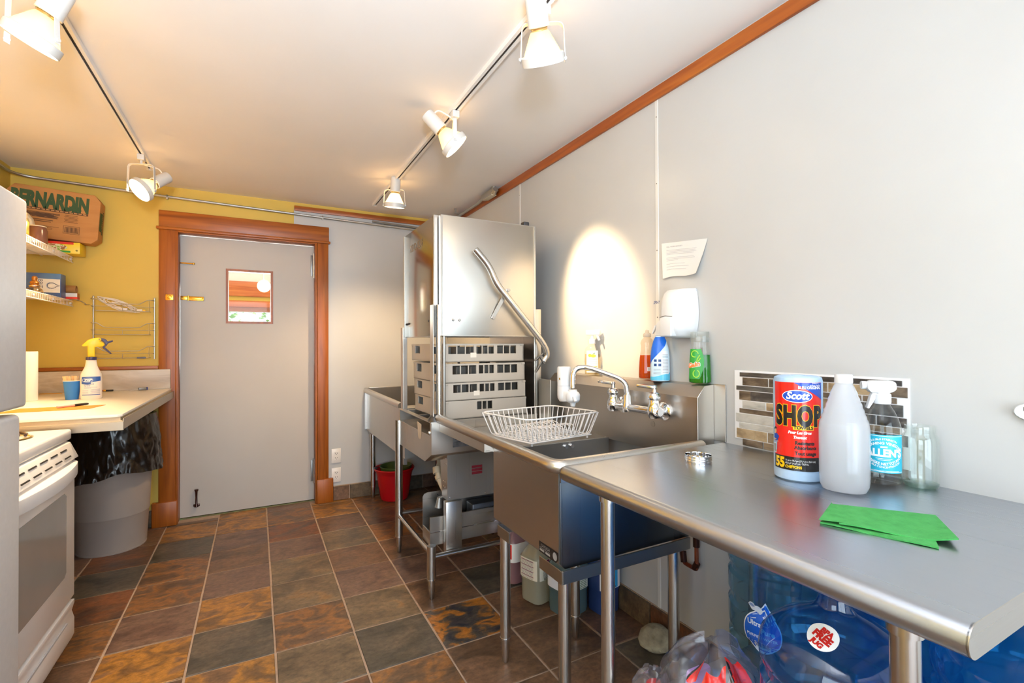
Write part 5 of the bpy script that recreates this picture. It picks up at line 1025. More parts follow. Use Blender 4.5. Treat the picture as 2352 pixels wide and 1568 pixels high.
# ---- laminate counter
r = T('laminate_counter', 'cream laminate worktop with metal edge band and grey backsplash in the left corner', 'counter', (-.93, 3.4, .91))
CZ, CX, CY = .957, -.512, 2.652
M_LAM = noisy('laminate', ['#efe6d6', '#f3ebdd'], 4, .35, world=True)
O('worktop', MB().prism([(-1.352, 4.098), (-1.352, CY - .002), (CX - .022, CY - .002), (CX - .006, CY + .012), (CX - .014, 4.098)], 'z', CZ - .012, CZ), M_LAM, r, bev=.002)
O('substrate', MB().box(-1.352, CX - .014, CY + .014, 4.098, CZ - .031, CZ - .0125), principled('beige_edge', '#d9c4a2', .5), r)
eb = O('edge_band', MB().box(-1.352, CX, CY - .002, CY + .006, CZ - .07, CZ - .032).box(CX - .004, CX, CY + .006, 4.094, CZ - .066, CZ - .018), steel('edge_alloy', '#b9ae9c', .42, 'x', .03), r, bev=.001, seg=1)
O('underside', MB().box(-1.35, CX - .006, CY + .008, 4.098, CZ - .05, CZ - .0285), principled('beige_edge', '#d9c4a2', .5), r)
O('backsplash', MB().box(-1.352, -.531, 4.083, 4.1, CZ + .0002, 1.093), noisy('stone_laminate', ['#a99a88', '#bfb3a4', '#cfc6ba', '#b0a28e'], 3.2, .4, stretch=(1, 1, 3.5), detail=8, dist=.8, world=True), r, bev=.002)
O('bracket', MB().prism([(CY + .06, CZ - .052), (CY + .30, CZ - .052), (CY + .30, CZ - .062), (CY + .20, CZ - .085), (CY + .06, CZ - .075)], 'x', -.80, -.74), WHITE, r, bev=.002)
O('leg', MB().box(-1.30, -1.26, CY + .03, CY + .07, 0, CZ - .05).box(-1.30, -1.26, 4.02, 4.06, 0, CZ - .05), GREY, r)

# ---- things on the counter
r = T('kitchen_roll', 'upright roll of plain white kitchen paper at the left end of the counter', 'paper towels', (-1.100, 3.56, CZ))
O('roll', MB().lathe([(.019, .001), (.0375, .001), (.038, .003), (.038, .268), (.037, .27), (.019, .27)], 32, (-1.100, 3.56, CZ), closed=True), principled('tissue', '#e4deda', .85), r); O('core', MB().lathe([(.0175, .002), (.019, .002), (.019, .2695), (.0175, .2695)], 24, (-1.100, 3.56, CZ), closed=True), principled('card_core', '#a98a62', .8), r)
cxp, cyp = -.912, 3.535
r = T('blue_cup', 'blue paper cup full of wooden stir sticks on the counter', 'cup', (cxp, cyp, CZ))
O('cup', MB().lathe([(0, .004), (.0255, .004), (.0265, 0), (.028, 0), (.0382, .104), (.0372, .104), (.0268, .006), (0, .006)], 32, (cxp, cyp, CZ)), principled('cup_blue', '#2a78c8', .5), r)
O('rolled_rim', MB().tube([(cxp + .0382 * cos(t * pi / 16), cyp + .0382 * sin(t * pi / 16), CZ + .105) for t in range(32)], .0019, 6, closed=True), principled('cup_rim', '#f3e6d4', .5), r)
M_STK = noisy('birch', ['#e6c08a', '#f0d2a2', '#dcb078'], 3, .6, stretch=(20, 20, 1)); base = None; rnd = random.Random(2)
for k in range(16):
    a = rnd.uniform(0, 6.28); q = rnd.uniform(.2, 1) ** .5; p0 = Vector((cxp + .017 * q * cos(a), cyp + .017 * q * sin(a), CZ + .0075)); p1 = Vector((cxp + .036 * q * cos(a) - .005, cyp + .036 * q * sin(a), CZ + .138 + rnd.uniform(-.006, .008)))
    d = p1 - p0
    if base is None:
        L_ = d.length; base = MB().prism([(-.0042, 0), (.0042, 0), (.0046, L_ - .006), (.003, L_ - .001), (-.003, L_ - .001), (-.0046, L_ - .006)], 'y', -.0009, .0009).mesh('stir_stick'); base.materials.append(M_STK); o = bpy.data.objects.new('stir_stick', base); COL.objects.link(o)
    else: o = first.copy(); COL.objects.link(o)
    if k == 0: first = o
    o.matrix_world = Matrix.Translation(p0) @ d.to_track_quat('Z', 'Y').to_matrix().to_4x4() @ Matrix.Rotation(rnd.uniform(0, 3), 4, 'Z'); ROOT[o.name] = (p0, 0)
    tagit(o, 'flat wooden stir stick standing in the blue paper cup', 'stir stick', 'wooden stir sticks in the blue cup')
# yellow-headed spray bottle
zx, zy = -.828, 3.53
r = T('yellow_spray_bottle', 'pale spray bottle with big yellow trigger head beside the blue cup', 'spray bottle', (zx, zy, CZ)); rzq = facing(zx, zy) + PI2
zp = [(0, .003), (.044, 0), (.048, .005), (.048, .115), (.046, .140), (.036, .162), (.027, .185), (.0235, .212), (.0225, .222)]
zr = Round(zp, (zx, zy, CZ), rzq, 1.0, .66, 2.8, 36)
O('bottle', zr.body(zp + [(0, .222)]), principled('milky_plastic', '#efe4d6', .4), r)
fz = zr.map(-PI2, 0, .0012, .047)
lb = O('label', gridpoly(fz, lambda x, y: True, -.039, .039, .018, .126, 16, 8), principled('label_cream2', '#efe3d8', .4), r)
M_NVY = principled('label_navy', '#2c55a0', .35)
O('blue_swoosh', between(fz, -.039, .039, lambda x: .093 + .012 * (1 - abs(x + .014) / .053) * (-1 if x < .0 else .2) + .22 * max(0, x), lambda x: .126, 30, 6, .0003), M_NVY, lb)
fzo = lambda x, y, d=0: fz(x - .014, y + .107, d); O('oval_logo', fan(fzo, oval(0, 0, .0215, .013, 36), .0005, 6), principled('logo_white', '#f4f4f4', .4), lb); O('oval_logo', fan(fzo, oval(0, 0, .0202, .0117, 36), .0008, 6), M_NVY, lb)
txt('ZEP', .0135, lambda x, y: fzo(x, y - .0065, .0012), MATS['logo_white'], lb, bold=.05, shear=.25, sub=.01, xs=.95)
for s_, h_, z_ in (('Professional', .0058, .0825), ('Sprayer', .0058, .0735)): txt(s_, h_, lambda x, y: fz(x - .028, y + z_, .0005), M_NVY, lb, align='LEFT', bold=.03, sub=.01)
O('printed_lines', lines(fz, [(-.028, .024, .066, .0014), (-.028, .0, .0615, .0014)] + [(-.003 + .004 * (k % 2), .036, .032 + .0044 * k, .0016) for k in range(6)] + [(-.035, -.012, .03 + .009 * k, .0014) for k in range(3)], .0004), principled('label_print', '#8a93b4', .5), lb); O('blue_band', gridpoly(fz, lambda x, y: True, -.037, .037, .0225, .0265, 16, 1, .0004), M_NVY, lb)
M_ZY = principled('trigger_yellow', '#f6cf1c', .35); M_ZN = principled('trigger_navy', '#403c5e', .4)
MZ = Matrix.Translation((zx, zy, CZ)) @ Matrix.Rotation(rzq, 4, 'Z')
O('collar', MB().lathe([(0, .219), (.0235, .219), (.0245, .222), (.0235, .237), (0, .237)], 24, (zx, zy, CZ)), M_ZN, r)
hd_ = O('trigger_head', MB().prism([(-.016, .237), (.016, .237), (.015, .292), (.047, .296), (.056, .304), (.054, .316), (.036, .325), (.045, .336), (.036, .347), (.014, .345), (-.014, .334), (-.042, .302), (-.034, .296), (-.016, .298)], 'y', -.0145, .0145).xf(MZ), M_ZY, r, bev=.004)
O('trigger', MB().prism([(.038, .344), (.052, .343), (.064, .336), (.071, .325), (.094, .333), (.095, .324), (.0725, .313), (.068, .303), (.059, .292), (.09, .254), (.083, .251), (.048, .288), (.050, .294), (.060, .304), (.056, .318), (.043, .330)], 'y', -.0095, .0095).xf(MZ), M_ZN, hd_, bev=.0025)
O('eye_screw', MB().lathe([(0, 0), (.003, 0), (.003, .0012), (0, .0015)], 10).xf(MZ @ Matrix.Translation((.034, -.0142, .338)) @ Matrix.Rotation(PI2, 4, 'X')), M_ZN, hd_)
# orange envelope, marker, small things
S('orange_envelope', MB().prism([(-1.02, 2.94), (-.70, 2.945), (-.672, 3.105), (-.99, 3.115)], 'z', CZ + .0002, CZ + .0022), principled('manila_orange', '#e6842c', .6), 'flat orange paper envelope at the front edge of the counter', 'envelope', (-.85, 3.02, CZ))
mkz = CZ + .0085
r = T('marker', 'permanent marker with a grey body and black cap lying on the orange envelope', 'marker', (-.785, 3.09, CZ + .0024))
O('barrel', MB().lathe([(0, 0), (.004, .0), (.0058, .004), (.0058, .075), (0, .075)], 14).xf(Matrix.Translation((-.838, 3.035, mkz)) @ Vector((.10, .105, 0)).to_track_quat('Z', 'Y').to_matrix().to_4x4()), principled('marker_grey', '#c9a89c', .4), r)
O('cap', MB().lathe([(0, .072), (.0062, .072), (.0062, .125), (.0045, .133), (0, .134)], 14).xf(Matrix.Translation((-.838, 3.035, mkz)) @ Vector((.10, .105, 0)).to_track_quat('Z', 'Y').to_matrix().to_4x4()), BLK, r)
r = T('pencil', 'striped pencil with a dark tip lying against the backsplash', 'pencil', (-.89, 4.03, CZ))
O('shaft', MB().cyl((-.97, 4.035, CZ + .006), (-.875, 4.04, CZ + .006), .0055, n=8), noisy('pencil_stripes', ['#3a1c14', '#8a2a1c', '#d08a20'], 60, .4, stretch=(1, .01, .01), world=True), r); O('grip', MB().cyl((-.875, 4.04, CZ + .006), (-.835, 4.042, CZ + .006), .0057, n=8), BLK, r); O('ferrule', MB().cyl((-.885, 4.0395, CZ + .006), (-.872, 4.04, CZ + .006), .006, n=10), BRASS, r)
S('yellow_ruler', MB().box(-1.19, -1.085, 4.005, 4.022, CZ + .0003, CZ + .004), principled('ruler_yellow', '#d8a030', .5), 'short yellow wooden strip lying at the back of the counter', 'ruler', (-1.14, 4.01, CZ))
r = T('bottle_opener', 'small metal opener with a grey handle at the right end of the counter', 'opener', (-.69, 4.02, CZ))
O('blade', MB().bar((-.745, 3.985, CZ + .005), (-.69, 4.005, CZ + .010), .012, .003), CHROME, r); O('handle', MB().bar((-.695, 4.003, CZ + .011), (-.655, 4.018, CZ + .012), .022, .018), GREY, r, bev=.003); O('end_cap', MB().bar((-.656, 4.0175, CZ + .012), (-.650, 4.02, CZ + .012), .024, .020), principled('navy_cap', '#2b3a7a', .4), r)

# ---- spice rack on the wall, with a coiled cord
r = T('spice_rack', 'three-tier chrome wire spice rack on the yellow wall above the counter', 'rack', (-.79, YB, 1.17))
Yw = YB - .006
for x_ in (-.9545, -.626):
    O('upright', MB().cyl((x_, Yw - .004, 1.165), (x_, Yw - .004, 1.585), .0042, n=10), WIRE, r); O('wall_eye', MB().tube([(x_ + .005 * cos(t * .7), Yw - .004, 1.585 + .005 * sin(t * .7)) for t in range(9)], .0018, 6, closed=True), WIRE, r)
for zt in (1.568, 1.410, 1.252):
    f0, d_ = Yw - .062, .062
    O('front_rail', MB().tube(fil([(-.9545, Yw - .004, zt), (-.9545, f0, zt), (-.925, f0, zt), (-.885, f0, zt - .030), (-.70, f0, zt - .030), (-.655, f0, zt), (-.626, f0, zt), (-.626, Yw - .004, zt)], .012), .0026, 8), WIRE, r)
    O('middle_rail', MB().tube(fil([(-.9545, Yw - .004, zt - .048), (-.9545, f0, zt - .048), (-.626, f0, zt - .048), (-.626, Yw - .004, zt - .048)], .01), .0017, 6), WIRE, r)
    O('shelf_wires', MB().cyl((-.937, f0 + .004, zt - .077), (-.645, f0 + .004, zt - .077), .0024, n=8).cyl((-.937, Yw - .012, zt - .077), (-.645, Yw - .012, zt - .077), .0024, n=8), WIRE, r)
    for x_ in (-.935, -.79, -.647): O('cross_wire', MB().tube(fil([(x_, f0, zt - .0), (x_, f0, zt - .077), (x_, Yw - .004, zt - .077)], .006) if x_ != -.79 else fil([(x_, f0, zt - .048), (x_, f0, zt - .077), (x_, Yw - .004, zt - .077)], .006), .0018, 6), WIRE, r)
O('name_tab', MB().box(-.712, -.664, Yw - .0645, Yw - .060, 1.170, 1.182), principled('tab_blue_grey', '#5c5e70', .4), r, bev=.001)
r = T('cord_coil', 'coil of white electrical cord lying in the top tier of the spice rack', 'cord', (-.81, YB - .04, 1.50)); cp = []; rnd = random.Random(4)
for t in range(150):
    a = t * .22; k = 1 - .25 * sin(t * .05); cp.append((-.815 + .085 * k * cos(a) + .01 * sin(t * .31), Yw - .036 + .016 * sin(a * 1.0 + .4), 1.532 + .026 * k * sin(a - .5) - .28 * (.085 * k * cos(a)) + .004 * sin(t * .7)))
cp += [(-.75, Yw - .05, 1.505), (-.71, Yw - .05, 1.497)]
M_CORD = principled('cord_white', '#ece0d0', .5); O('cable', MB().tube(cp, .0030, 6), M_CORD, r)
O('plug', MB().bar((-.715, Yw - .05, 1.4975), (-.685, Yw - .048, 1.498), .018, .014), M_CORD, r, bev=.003); O('prongs', MB().bar((-.686, Yw - .046, 1.500), (-.668, Yw - .046, 1.500), .003, .006).bar((-.686, Yw - .046, 1.494), (-.668, Yw - .046, 1.492), .003, .006), BRASS, r); O('socket_end', MB().bar((-.80, Yw - .05, 1.505), (-.765, Yw - .048, 1.503), .024, .016).bar((-.85, Yw - .05, 1.545), (-.80, Yw - .048, 1.535), .018, .014), M_CORD, r, bev=.003)

# ---- wire shelves along the left wall
def shelf(label, z, y0, y1, xf):
    r = T('wire_shelf', label, 'shelf', (-1.2, (y0 + y1) / 2, z), 'white wire shelves on the left wall')
    for x_ in (-1.352, -1.2, xf): O('long_rod', MB().cyl((x_, y0, z), (x_, y1, z), .003, n=8), WIREW, r)
    O('long_rod', MB().cyl((xf, y0, z - .034), (xf, y1, z - .034), .003, n=8), WIREW, r)
    n = int((y1 - y0) / .0254); O('deck_wires', (lambda m: [m.tube([(-1.355, y0 + .012 + k * .0254, z + .003), (xf, y0 + .012 + k * .0254, z + .003), (xf + .001, y0 + .012 + k * .0254, z - .036)], .0018, 5) for k in range(n)] and m)(MB()), WIREW, r, kind='stuff')
    O('end_bracket', MB().box(-1.358, -1.30, y1 + .001, y1 + .014, z - .022, z + .01), WIREW, r, bev=.002)
    for k in range(3): O('rod_clip', MB().box(xf - .004, xf + .006, y1 - .05 - k * .3, y1 - .03 - k * .3, z - .022, z - .012), WPL, r)
    return r
shelf('upper white wire shelf on the left wall, under the brown carton', 1.832, 2.75, 4.085, -1.052); shelf('lower white wire shelf on the left wall, holding the blue box', 1.548, 2.75, 4.08, -1.05)
# upper shelf: brown carton, yellow box, amber jar, white jug, orange bottle
M_CARD = noisy('cardboard', ['#b07840', '#bb8348', '#c08a50'], 3, .75, stretch=(1, 1, 6), world=True); M_CG = principled('card_green', '#33502e', .7); M_CI = principled('card_ink', '#5a3a22', .7)
MC = Matrix.Translation((-1.128, 3.985, 1.9245)) @ Matrix.Rotation(radians(3.6), 4, 'Y')
r = T('brown_carton', 'brown cardboard carton with large green lettering lying on the upper shelf', 'carton', (-1.128, 4.04, 1.912))
cp_ = [(-.222, .03), (-.19, .0), (.19, .0), (.222, .03), (.222, .275), (.19, .315), (-.19, .315), (-.222, .275)]
O('box', MB().prism(cp_, 'y', 0, .105).xf(MC), M_CARD, r, bev=.004)
fc = lambda x, y, d=0: MC @ Vector((x, -.0008 - d, y))
txt('BERNARDIN', .090, lambda x, y: fc(x - .018, y + .194), M_CG, r, bold=.06, xs=.545, spacing=.98)
O('leaf_mark', MB().add([fc(.098 + .034 * (1.15 if k % 2 else .55) * cos(k * pi / 7 + .3), .205 + .026 * (1.15 if k % 2 else .55) * sin(k * pi / 7 + .3), .0008) for k in range(14)], [tuple(range(14))]), M_CG, r)
o_ = O('green_band', quad(fc, -.2, .165, .172, .186), M_CI, r); O('band_print', lines(fc, [(-.19 + k * .022, -.19 + k * .022 + .016, .1765, .005) for k in range(16)], .0006), principled('card_pale', '#cf9c60', .7), o_)
O('printed_lines', lines(fc, [(-.14, .03, .158 - .0035 * k, .0022) for k in range(3)] + [(-.1, .02, .128, .005), (-.1, .0, .112, .004), (-.1, -.01, .102, .004), (-.06, .03, .075, .002), (-.06, .0, .066, .002), (-.06, .0, .058, .002)] + [(.055 - .004 * (k % 2), .115 + .004 * (k % 2), .160 - k * .0085, .0025) for k in range(6)], .0004), M_CI, r)
O('produce_print', MB().add([fc(-.055 + .075 * cos(k * .314) * (1 + .2 * sin(5 * k)), .143 + .011 * sin(k * .314) * (1 + .4 * cos(3 * k)), .0006) for k in range(20)], [tuple(range(20))]), M_CI, r)
bc = O('barcode_frame', MB().add(*(lambda q: (q.v, q.f))(lines(fc, [(.05, .13, .045, .002), (.05, .13, .093, .002), (.05, .052, .045, .05), (.128, .13, .045, .05)], .0004))), M_CI, r); O('barcode', lines(fc, [(.058 + k * .0062, .058 + k * .0062 + .0036, .052, .036) for k in range(11)], .0005), M_CI, bc)
fcs = lambda x, y, d=0: MC @ Vector((.2226 + d, .052 + x, .15 + y)); txt('BERNARDIN', .022, lambda x, y: fcs(.034 - y * 1.0 - .004, x, .0002), M_CG, r, bold=.04, xs=.9); O('side_print', lines(fcs, [(-.045, .005, -.06, .12)], .0003), M_CG, r)
r = T('yellow_box', 'yellow and red food carton with a salad picture under the brown carton', 'food box', (-1.09, 4.0, 1.8375))
O('box', MB().box(-1.185, -.985, 3.955, 4.075, 1.8375, 1.908), principled('box_yellow', '#f2cf1e', .4), r, bev=.001); fy_ = plane((-1.085, 3.9545, 1.8375), (1, 0, 0), (0, 0, 1))
O('red_panel', quad(fy_, -.10, .07, .056, .0705, .0004), principled('box_red', '#d8301c', .4), r); O('red_top', MB().add([(-1.185, 3.955, 1.9086), (-1.01, 3.955, 1.9086), (-1.01, 4.07, 1.9086), (-1.185, 4.07, 1.9086)], [(0, 1, 2, 3)]), MATS['box_red'], r)
O('salad_print', poly(fy_, oval(-.02, .036, .06, .020), .0005), noisy('salad', ['#3f6a24', '#8fae3e', '#e6e2c0', '#a85a34', '#5a8a30'], 42, .5, world=True, pos=[.3, .42, .5, .56, .68]), r); O('green_tag', quad(fy_, .0, .055, .004, .016, .0007), principled('box_green', '#3f9a3a', .4), r); O('logo_dot', poly(fy_, oval(.085, .02, .006, .005), .0005), principled('box_olive', '#8a7a1a', .5), r)
r = T('amber_jar', 'brown jar of preserve with a pale rim on the upper wire shelf', 'jar', (-1.095, 3.66, 1.8375))
O('glass', MB().lathe([(0, 0), (.038, 0), (.043, .006), (.043, .075), (.038, .088), (.036, .094), (0, .094)], 24, (-1.095, 3.66, 1.8375)), noisy('amber', ['#6a4232', '#7c5240', '#8a5a44'], 6, .2, world=True), r); O('rim', MB().lathe([(.034, .094), (.037, .094), (.037, .099), (.034, .099)], 24, (-1.095, 3.66, 1.8375), closed=True), principled('jar_rim', '#e6d2b4', .3), r)
r = T('white_vinegar_jug', 'white plastic jug with a rounded shoulder behind the amber jar on the shelf', 'jug', (-1.205, 3.74, 1.8375))
O('body', MB().lathe([(0, 0), (.07, 0), (.075, .008), (.075, .115), (.066, .155), (.045, .185), (.02, .2), (.016, .215), (0, .215)], 28, (-1.205, 3.74, 1.8375)), principled('jug_cream', '#dfd2b8', .4), r); O('handle', MB().tube(fil([(-1.15, 3.70, 1.99), (-1.13, 3.685, 1.965), (-1.132, 3.685, 1.93), (-1.145, 3.69, 1.90)], .02), .009, 8), MATS['jug_cream'], r); O('cap', MB().cyl((-1.205, 3.74, 2.05), (-1.205, 3.74, 2.072), .019, n=16), principled('cap_brown', '#7a4a34', .4), r)
r = T('spice_bottle', 'small glass bottle with an orange label and dark cap on the upper shelf edge', 'bottle', (-1.085, 3.42, 1.8375))
O('glass', MB().lathe([(0, 0), (.026, 0), (.028, .004), (.028, .07), (.02, .085), (.017, .09), (0, .09)], 20, (-1.085, 3.42, 1.8375)), noisy('spice', ['#8a4a1c', '#7a6a2a', '#6a3a1a'], 30, .3, world=True), r); O('cap', MB().cyl((-1.085, 3.42, 1.927), (-1.085, 3.42, 1.958), .02, n=16), principled('cap_brown', '#7a4a34', .4), r)
# lower shelf: blue box, oil lamp, small carton, card roll, spoon
r = T('blue_filter_box', 'dark blue box with a white panel standing on the lower wire shelf', 'box', (-1.16, 3.93, 1.5535))
O('box', MB().box(-1.275, -1.06, 3.90, 3.985, 1.5535, 1.70), noisy('box_blue', ['#2c4a80', '#3a5a96', '#6a9cc4'], 2.2, .35, world=True, pos=[.35, .55, .75]), r, bev=.001); fb_ = plane((-1.1675, 3.8994, 1.5535), (1, 0, 0), (0, 0, 1))
pn = O('white_panel', quad(fb_, -.016, .104, .03, .112, .0003), PAPER, r); txt('BRITA', .022, lambda x, y: fb_(.004 + y, .072 - x, .0008), principled('brita_navy', '#232f52', .5), pn, xs=.9)
O('drop_logo', MB().tube([fb_(.066 + .021 * cos(t * .42) + (.016 if t == 0 else 0), .072 + .017 * sin(t * .42), .0012) for t in range(15)], .0016, 5, closed=True), MATS['brita_navy'], pn); O('drop_logo', MB().tube([fb_(.060 + .019 * cos(t * .42), .072 + .019 * sin(t * .42), .001) for t in range(4, 12)], .0016, 5), principled('drop_grey', '#9fb2d8', .3), pn)
r = T('oil_lamp', 'small glass oil lamp with a copper burner cap on the lower wire shelf', 'oil lamp', (-1.098, 3.63, 1.5535)); q_ = (-1.098, 3.63, 1.5535)
O('glass_base', MB().lathe([(0, 0), (.036, 0), (.038, .004), (.034, .02), (.026, .03), (.02, .034), (0, .034)], 22, q_), clear('lamp_glass', '#efe2cc', 1.5, .03), r); O('burner', MB().lathe([(0, .033), (.021, .033), (.0235, .037), (.0235, .044), (.018, .047), (.018, .053), (.021, .056), (.019, .064), (.012, .070), (.011, .076), (.013, .082), (.011, .092), (.005, .097), (0, .098)], 22, q_), principled('copper_cap', '#a06a32', .3, .8), r); O('chrome_ring', MB().lathe([(.0232, .036), (.0245, .037), (.0245, .041), (.0232, .042)], 22, q_, closed=True), CHROME, r)
r = T('red_white_carton', 'little red and white carton at the end of the lower wire shelf', 'box', (-1.04, 4.0, 1.5535)); O('box', MB().box(-1.085, -1.005, 3.985, 4.03, 1.5535, 1.592), PAPER, r, bev=.001); O('red_panel', MB().box(-1.086, -1.004, 3.984, 4.031, 1.5536, 1.568), MATS['box_red'], r); O('orange_edge', MB().box(-1.0055, -1.004, 3.986, 4.029, 1.568, 1.592), principled('carton_tan', '#c8823a', .6), r)
r = T('card_tube', 'short brown cardboard tube lying above the red and white carton', 'tube', (-1.05, 4.045, 1.592)); O('tube', MB().lathe([(.022, 0), (.026, 0), (.026, .075), (.022, .075)], 20, closed=True).xf(Matrix.Translation((-1.095, 4.035, 1.6185)) @ Matrix.Rotation(PI2, 4, 'Y')), noisy('kraft', ['#a8743c', '#b4824a'], 9, .8, world=True), r); O('inner_liner', MB().lathe([(.0205, .002), (.0218, .002), (.0218, .073), (.0205, .073)], 20, closed=True).xf(Matrix.Translation((-1.095, 4.035, 1.6185)) @ Matrix.Rotation(PI2, 4, 'Y')), MATS['kraft'], r)
r = T('metal_spoon', 'grey metal spoon hanging over the end of the lower wire shelf', 'spoon', (-1.0, 4.05, 1.545)); O('handle', MB().tube([(-1.06, 4.045, 1.557), (-1.03, 4.047, 1.556), (-1.0, 4.05, 1.546), (-.985, 4.05, 1.535), (-.976, 4.05, 1.5265)], .0028, 6), GREY, r); O('bowl', MB().lathe([(0, -.004), (.008, -.003), (.014, 0), (.008, .001), (0, 0)], 14, (-.972, 4.05, 1.526), 1.3, .9), GREY, r)

# ---- bin with black bag, red bucket
bnx, bny = -.800, 3.85
r = T('waste_bin', 'large round grey plastic bin under the counter beside the door', 'bin', (bnx, bny, 0)); M_BIN = noisy('bin_plastic', ['#a49a92', '#aba199'], 4, .45, world=True)
O('tub', MB().lathe([(0, .006), (.165, .002), (.172, .004), (.176, .02), (.186, .208), (.189, .212), (.1905, .217), (.216, .80), (.218, .808), (.213, .81), (.186, .22), (.17, .012), (0, .012)], 48, (bnx, bny, 0)), M_BIN, r); O('bottom_rim', MB().lathe([(.166, 0), (.174, 0), (.176, .010), (.17, .012)], 48, (bnx, bny, 0), closed=True), M_BIN, r)
from mathutils import noise as mn
def bag(u, v):
    a = 2 * pi * u; s = v
    q = Vector((cos(a) * 2.2, sin(a) * 2.2, v * 1.6)); cr = abs(mn.noise(q * 1.3)) * .8 + abs(mn.noise(q * 2.9 + Vector((3, 1, 2)))) * .45 + abs(mn.noise(q * 6.1)) * .2
    if s < .12: rr = .208 - .02 * (1 - s / .12); z = .76 + .07 * s / .12
    else:
        t_ = (s - .12) / .88; rr = .224 + .010 * sin(pi * min(1, t_ * 1.3)) + .022 * t_ ** 2 - .004 + .034 * cr * (.3 + t_ * .9); z = .832 - .385 * t_ * (1 - .10 * cos(a + .8) - .03 * sin(4 * a)) + .004 * sin(9 * a) * t_
    rr += .014 * max(0, cos(a + .9)) * s
    return (bnx + rr * cos(a), min(4.102, bny + rr * sin(a)), min(z, .878))
r = T('bin_bag', 'shiny black plastic bin liner folded over the rim of the grey bin', 'bag', (bnx, bny, .45)); M_BB = noisy('black_film', ['#1b1613', '#241d18'], 8, .2, bump=.25, bscale=14, stretch=(1, 1, .6), world=True)
O('liner', MB().grid(bag, 220, 44, cu=True), M_BB, r, ang=70); O('bulge', MB().lathe([(0, .80), (.12, .795), (.18, .775), (.20, .755), (0, .74)], 40, (bnx, bny, 0)), M_BB, r)
rx, ry = 1.0, 3.935
r = T('red_bucket', 'red plastic bucket on the floor under the corner sink', 'bucket', (rx, ry, 0)); M_RB = principled('bucket_red', '#c00f1c', .35)
O('pail', MB().lathe([(0, .003), (.098, 0), (.106, .005), (.112, .02), (.142, .21), (.146, .224), (.158, .24), (.162, .252), (.157, .258), (.148, .246), (.138, .20), (.105, .012), (0, .01)], 48, (rx, ry, .001)), M_RB, r)
O('pour_lip', MB().bar((rx - .03, ry + .135, .254), (rx + .02, ry + .148, .254), .04, .016), M_RB, r, bev=.006)
O('bail_handle', MB().tube([(rx + .155 * cos(a), ry + .155 * sin(a), .262 + .02 * sin(a * 2)) for a in [pi * .55 + k * .13 for k in range(13)]], .009, 8), principled('handle_black', '#1f1a1c', .4), r)
r = T('green_bowl', 'dark green plastic bowl sitting inside the red bucket', 'bowl', (rx + .01, ry, .20)); O('bowl', MB().lathe([(0, .19), (.09, .195), (.118, .23), (.128, .268), (.124, .268), (.112, .232), (.085, .2), (0, .196)], 40, (rx + .012, ry - .002, .001)), principled('bowl_green', '#4a5a26', .45), r); O('rim', MB().tube([(rx + .012 + .127 * cos(t * pi / 20), ry - .002 + .127 * sin(t * pi / 20), .269) for t in range(40)], .003, 6, closed=True), MATS['bowl_green'], r)

# ================================================================ CEILING: tracks, lamps, conduits
def track(label, x, y0, y1):
    r = T('track_rail', label, 'light track', (x, (y0 + y1) / 2, ZC - .02), 'ceiling light tracks')
    O('channel', MB().box(x - .0175, x - .0115, y0, y1, ZC - .020, ZC).box(x + .0115, x + .0175, y0, y1, ZC - .020, ZC).box(x - .0115, x + .0115, y0, y1, ZC - .006, ZC), principled('track_white', '#efece8', .35), r)
    O('lip', MB().box(x - .0115, x - .005, y0, y1, ZC - .020, ZC - .0175).box(x + .005, x + .0115, y0, y1, ZC - .020, ZC - .0175), MATS['track_white'], r); O('groove', MB().box(x - .011, x + .011, y0 + .002, y1 - .002, ZC - .0095, ZC - .0065), principled('track_dark', '#6f665e', .6), r); O('end_cap', MB().box(x - .018, x + .018, y1, y1 + .006, ZC - .021, ZC), MATS['track_white'], r)
track('white ceiling track on the right, carrying three spot lamps', .83, .2, 3.86); track('white ceiling track on the left, carrying two lit spot lamps', -.588, .6, 3.72)
M_LW = principled('lamp_shell', '#d2cfc9', .4); M_BULB = clear('bulb_glass', '#ffe9c4', 1.6, .12, 1.0, haze=.8, hcol='#c8b088'); M_CAPG = principled('bulb_base', '#d9b878', .25, .8)
LN = {}
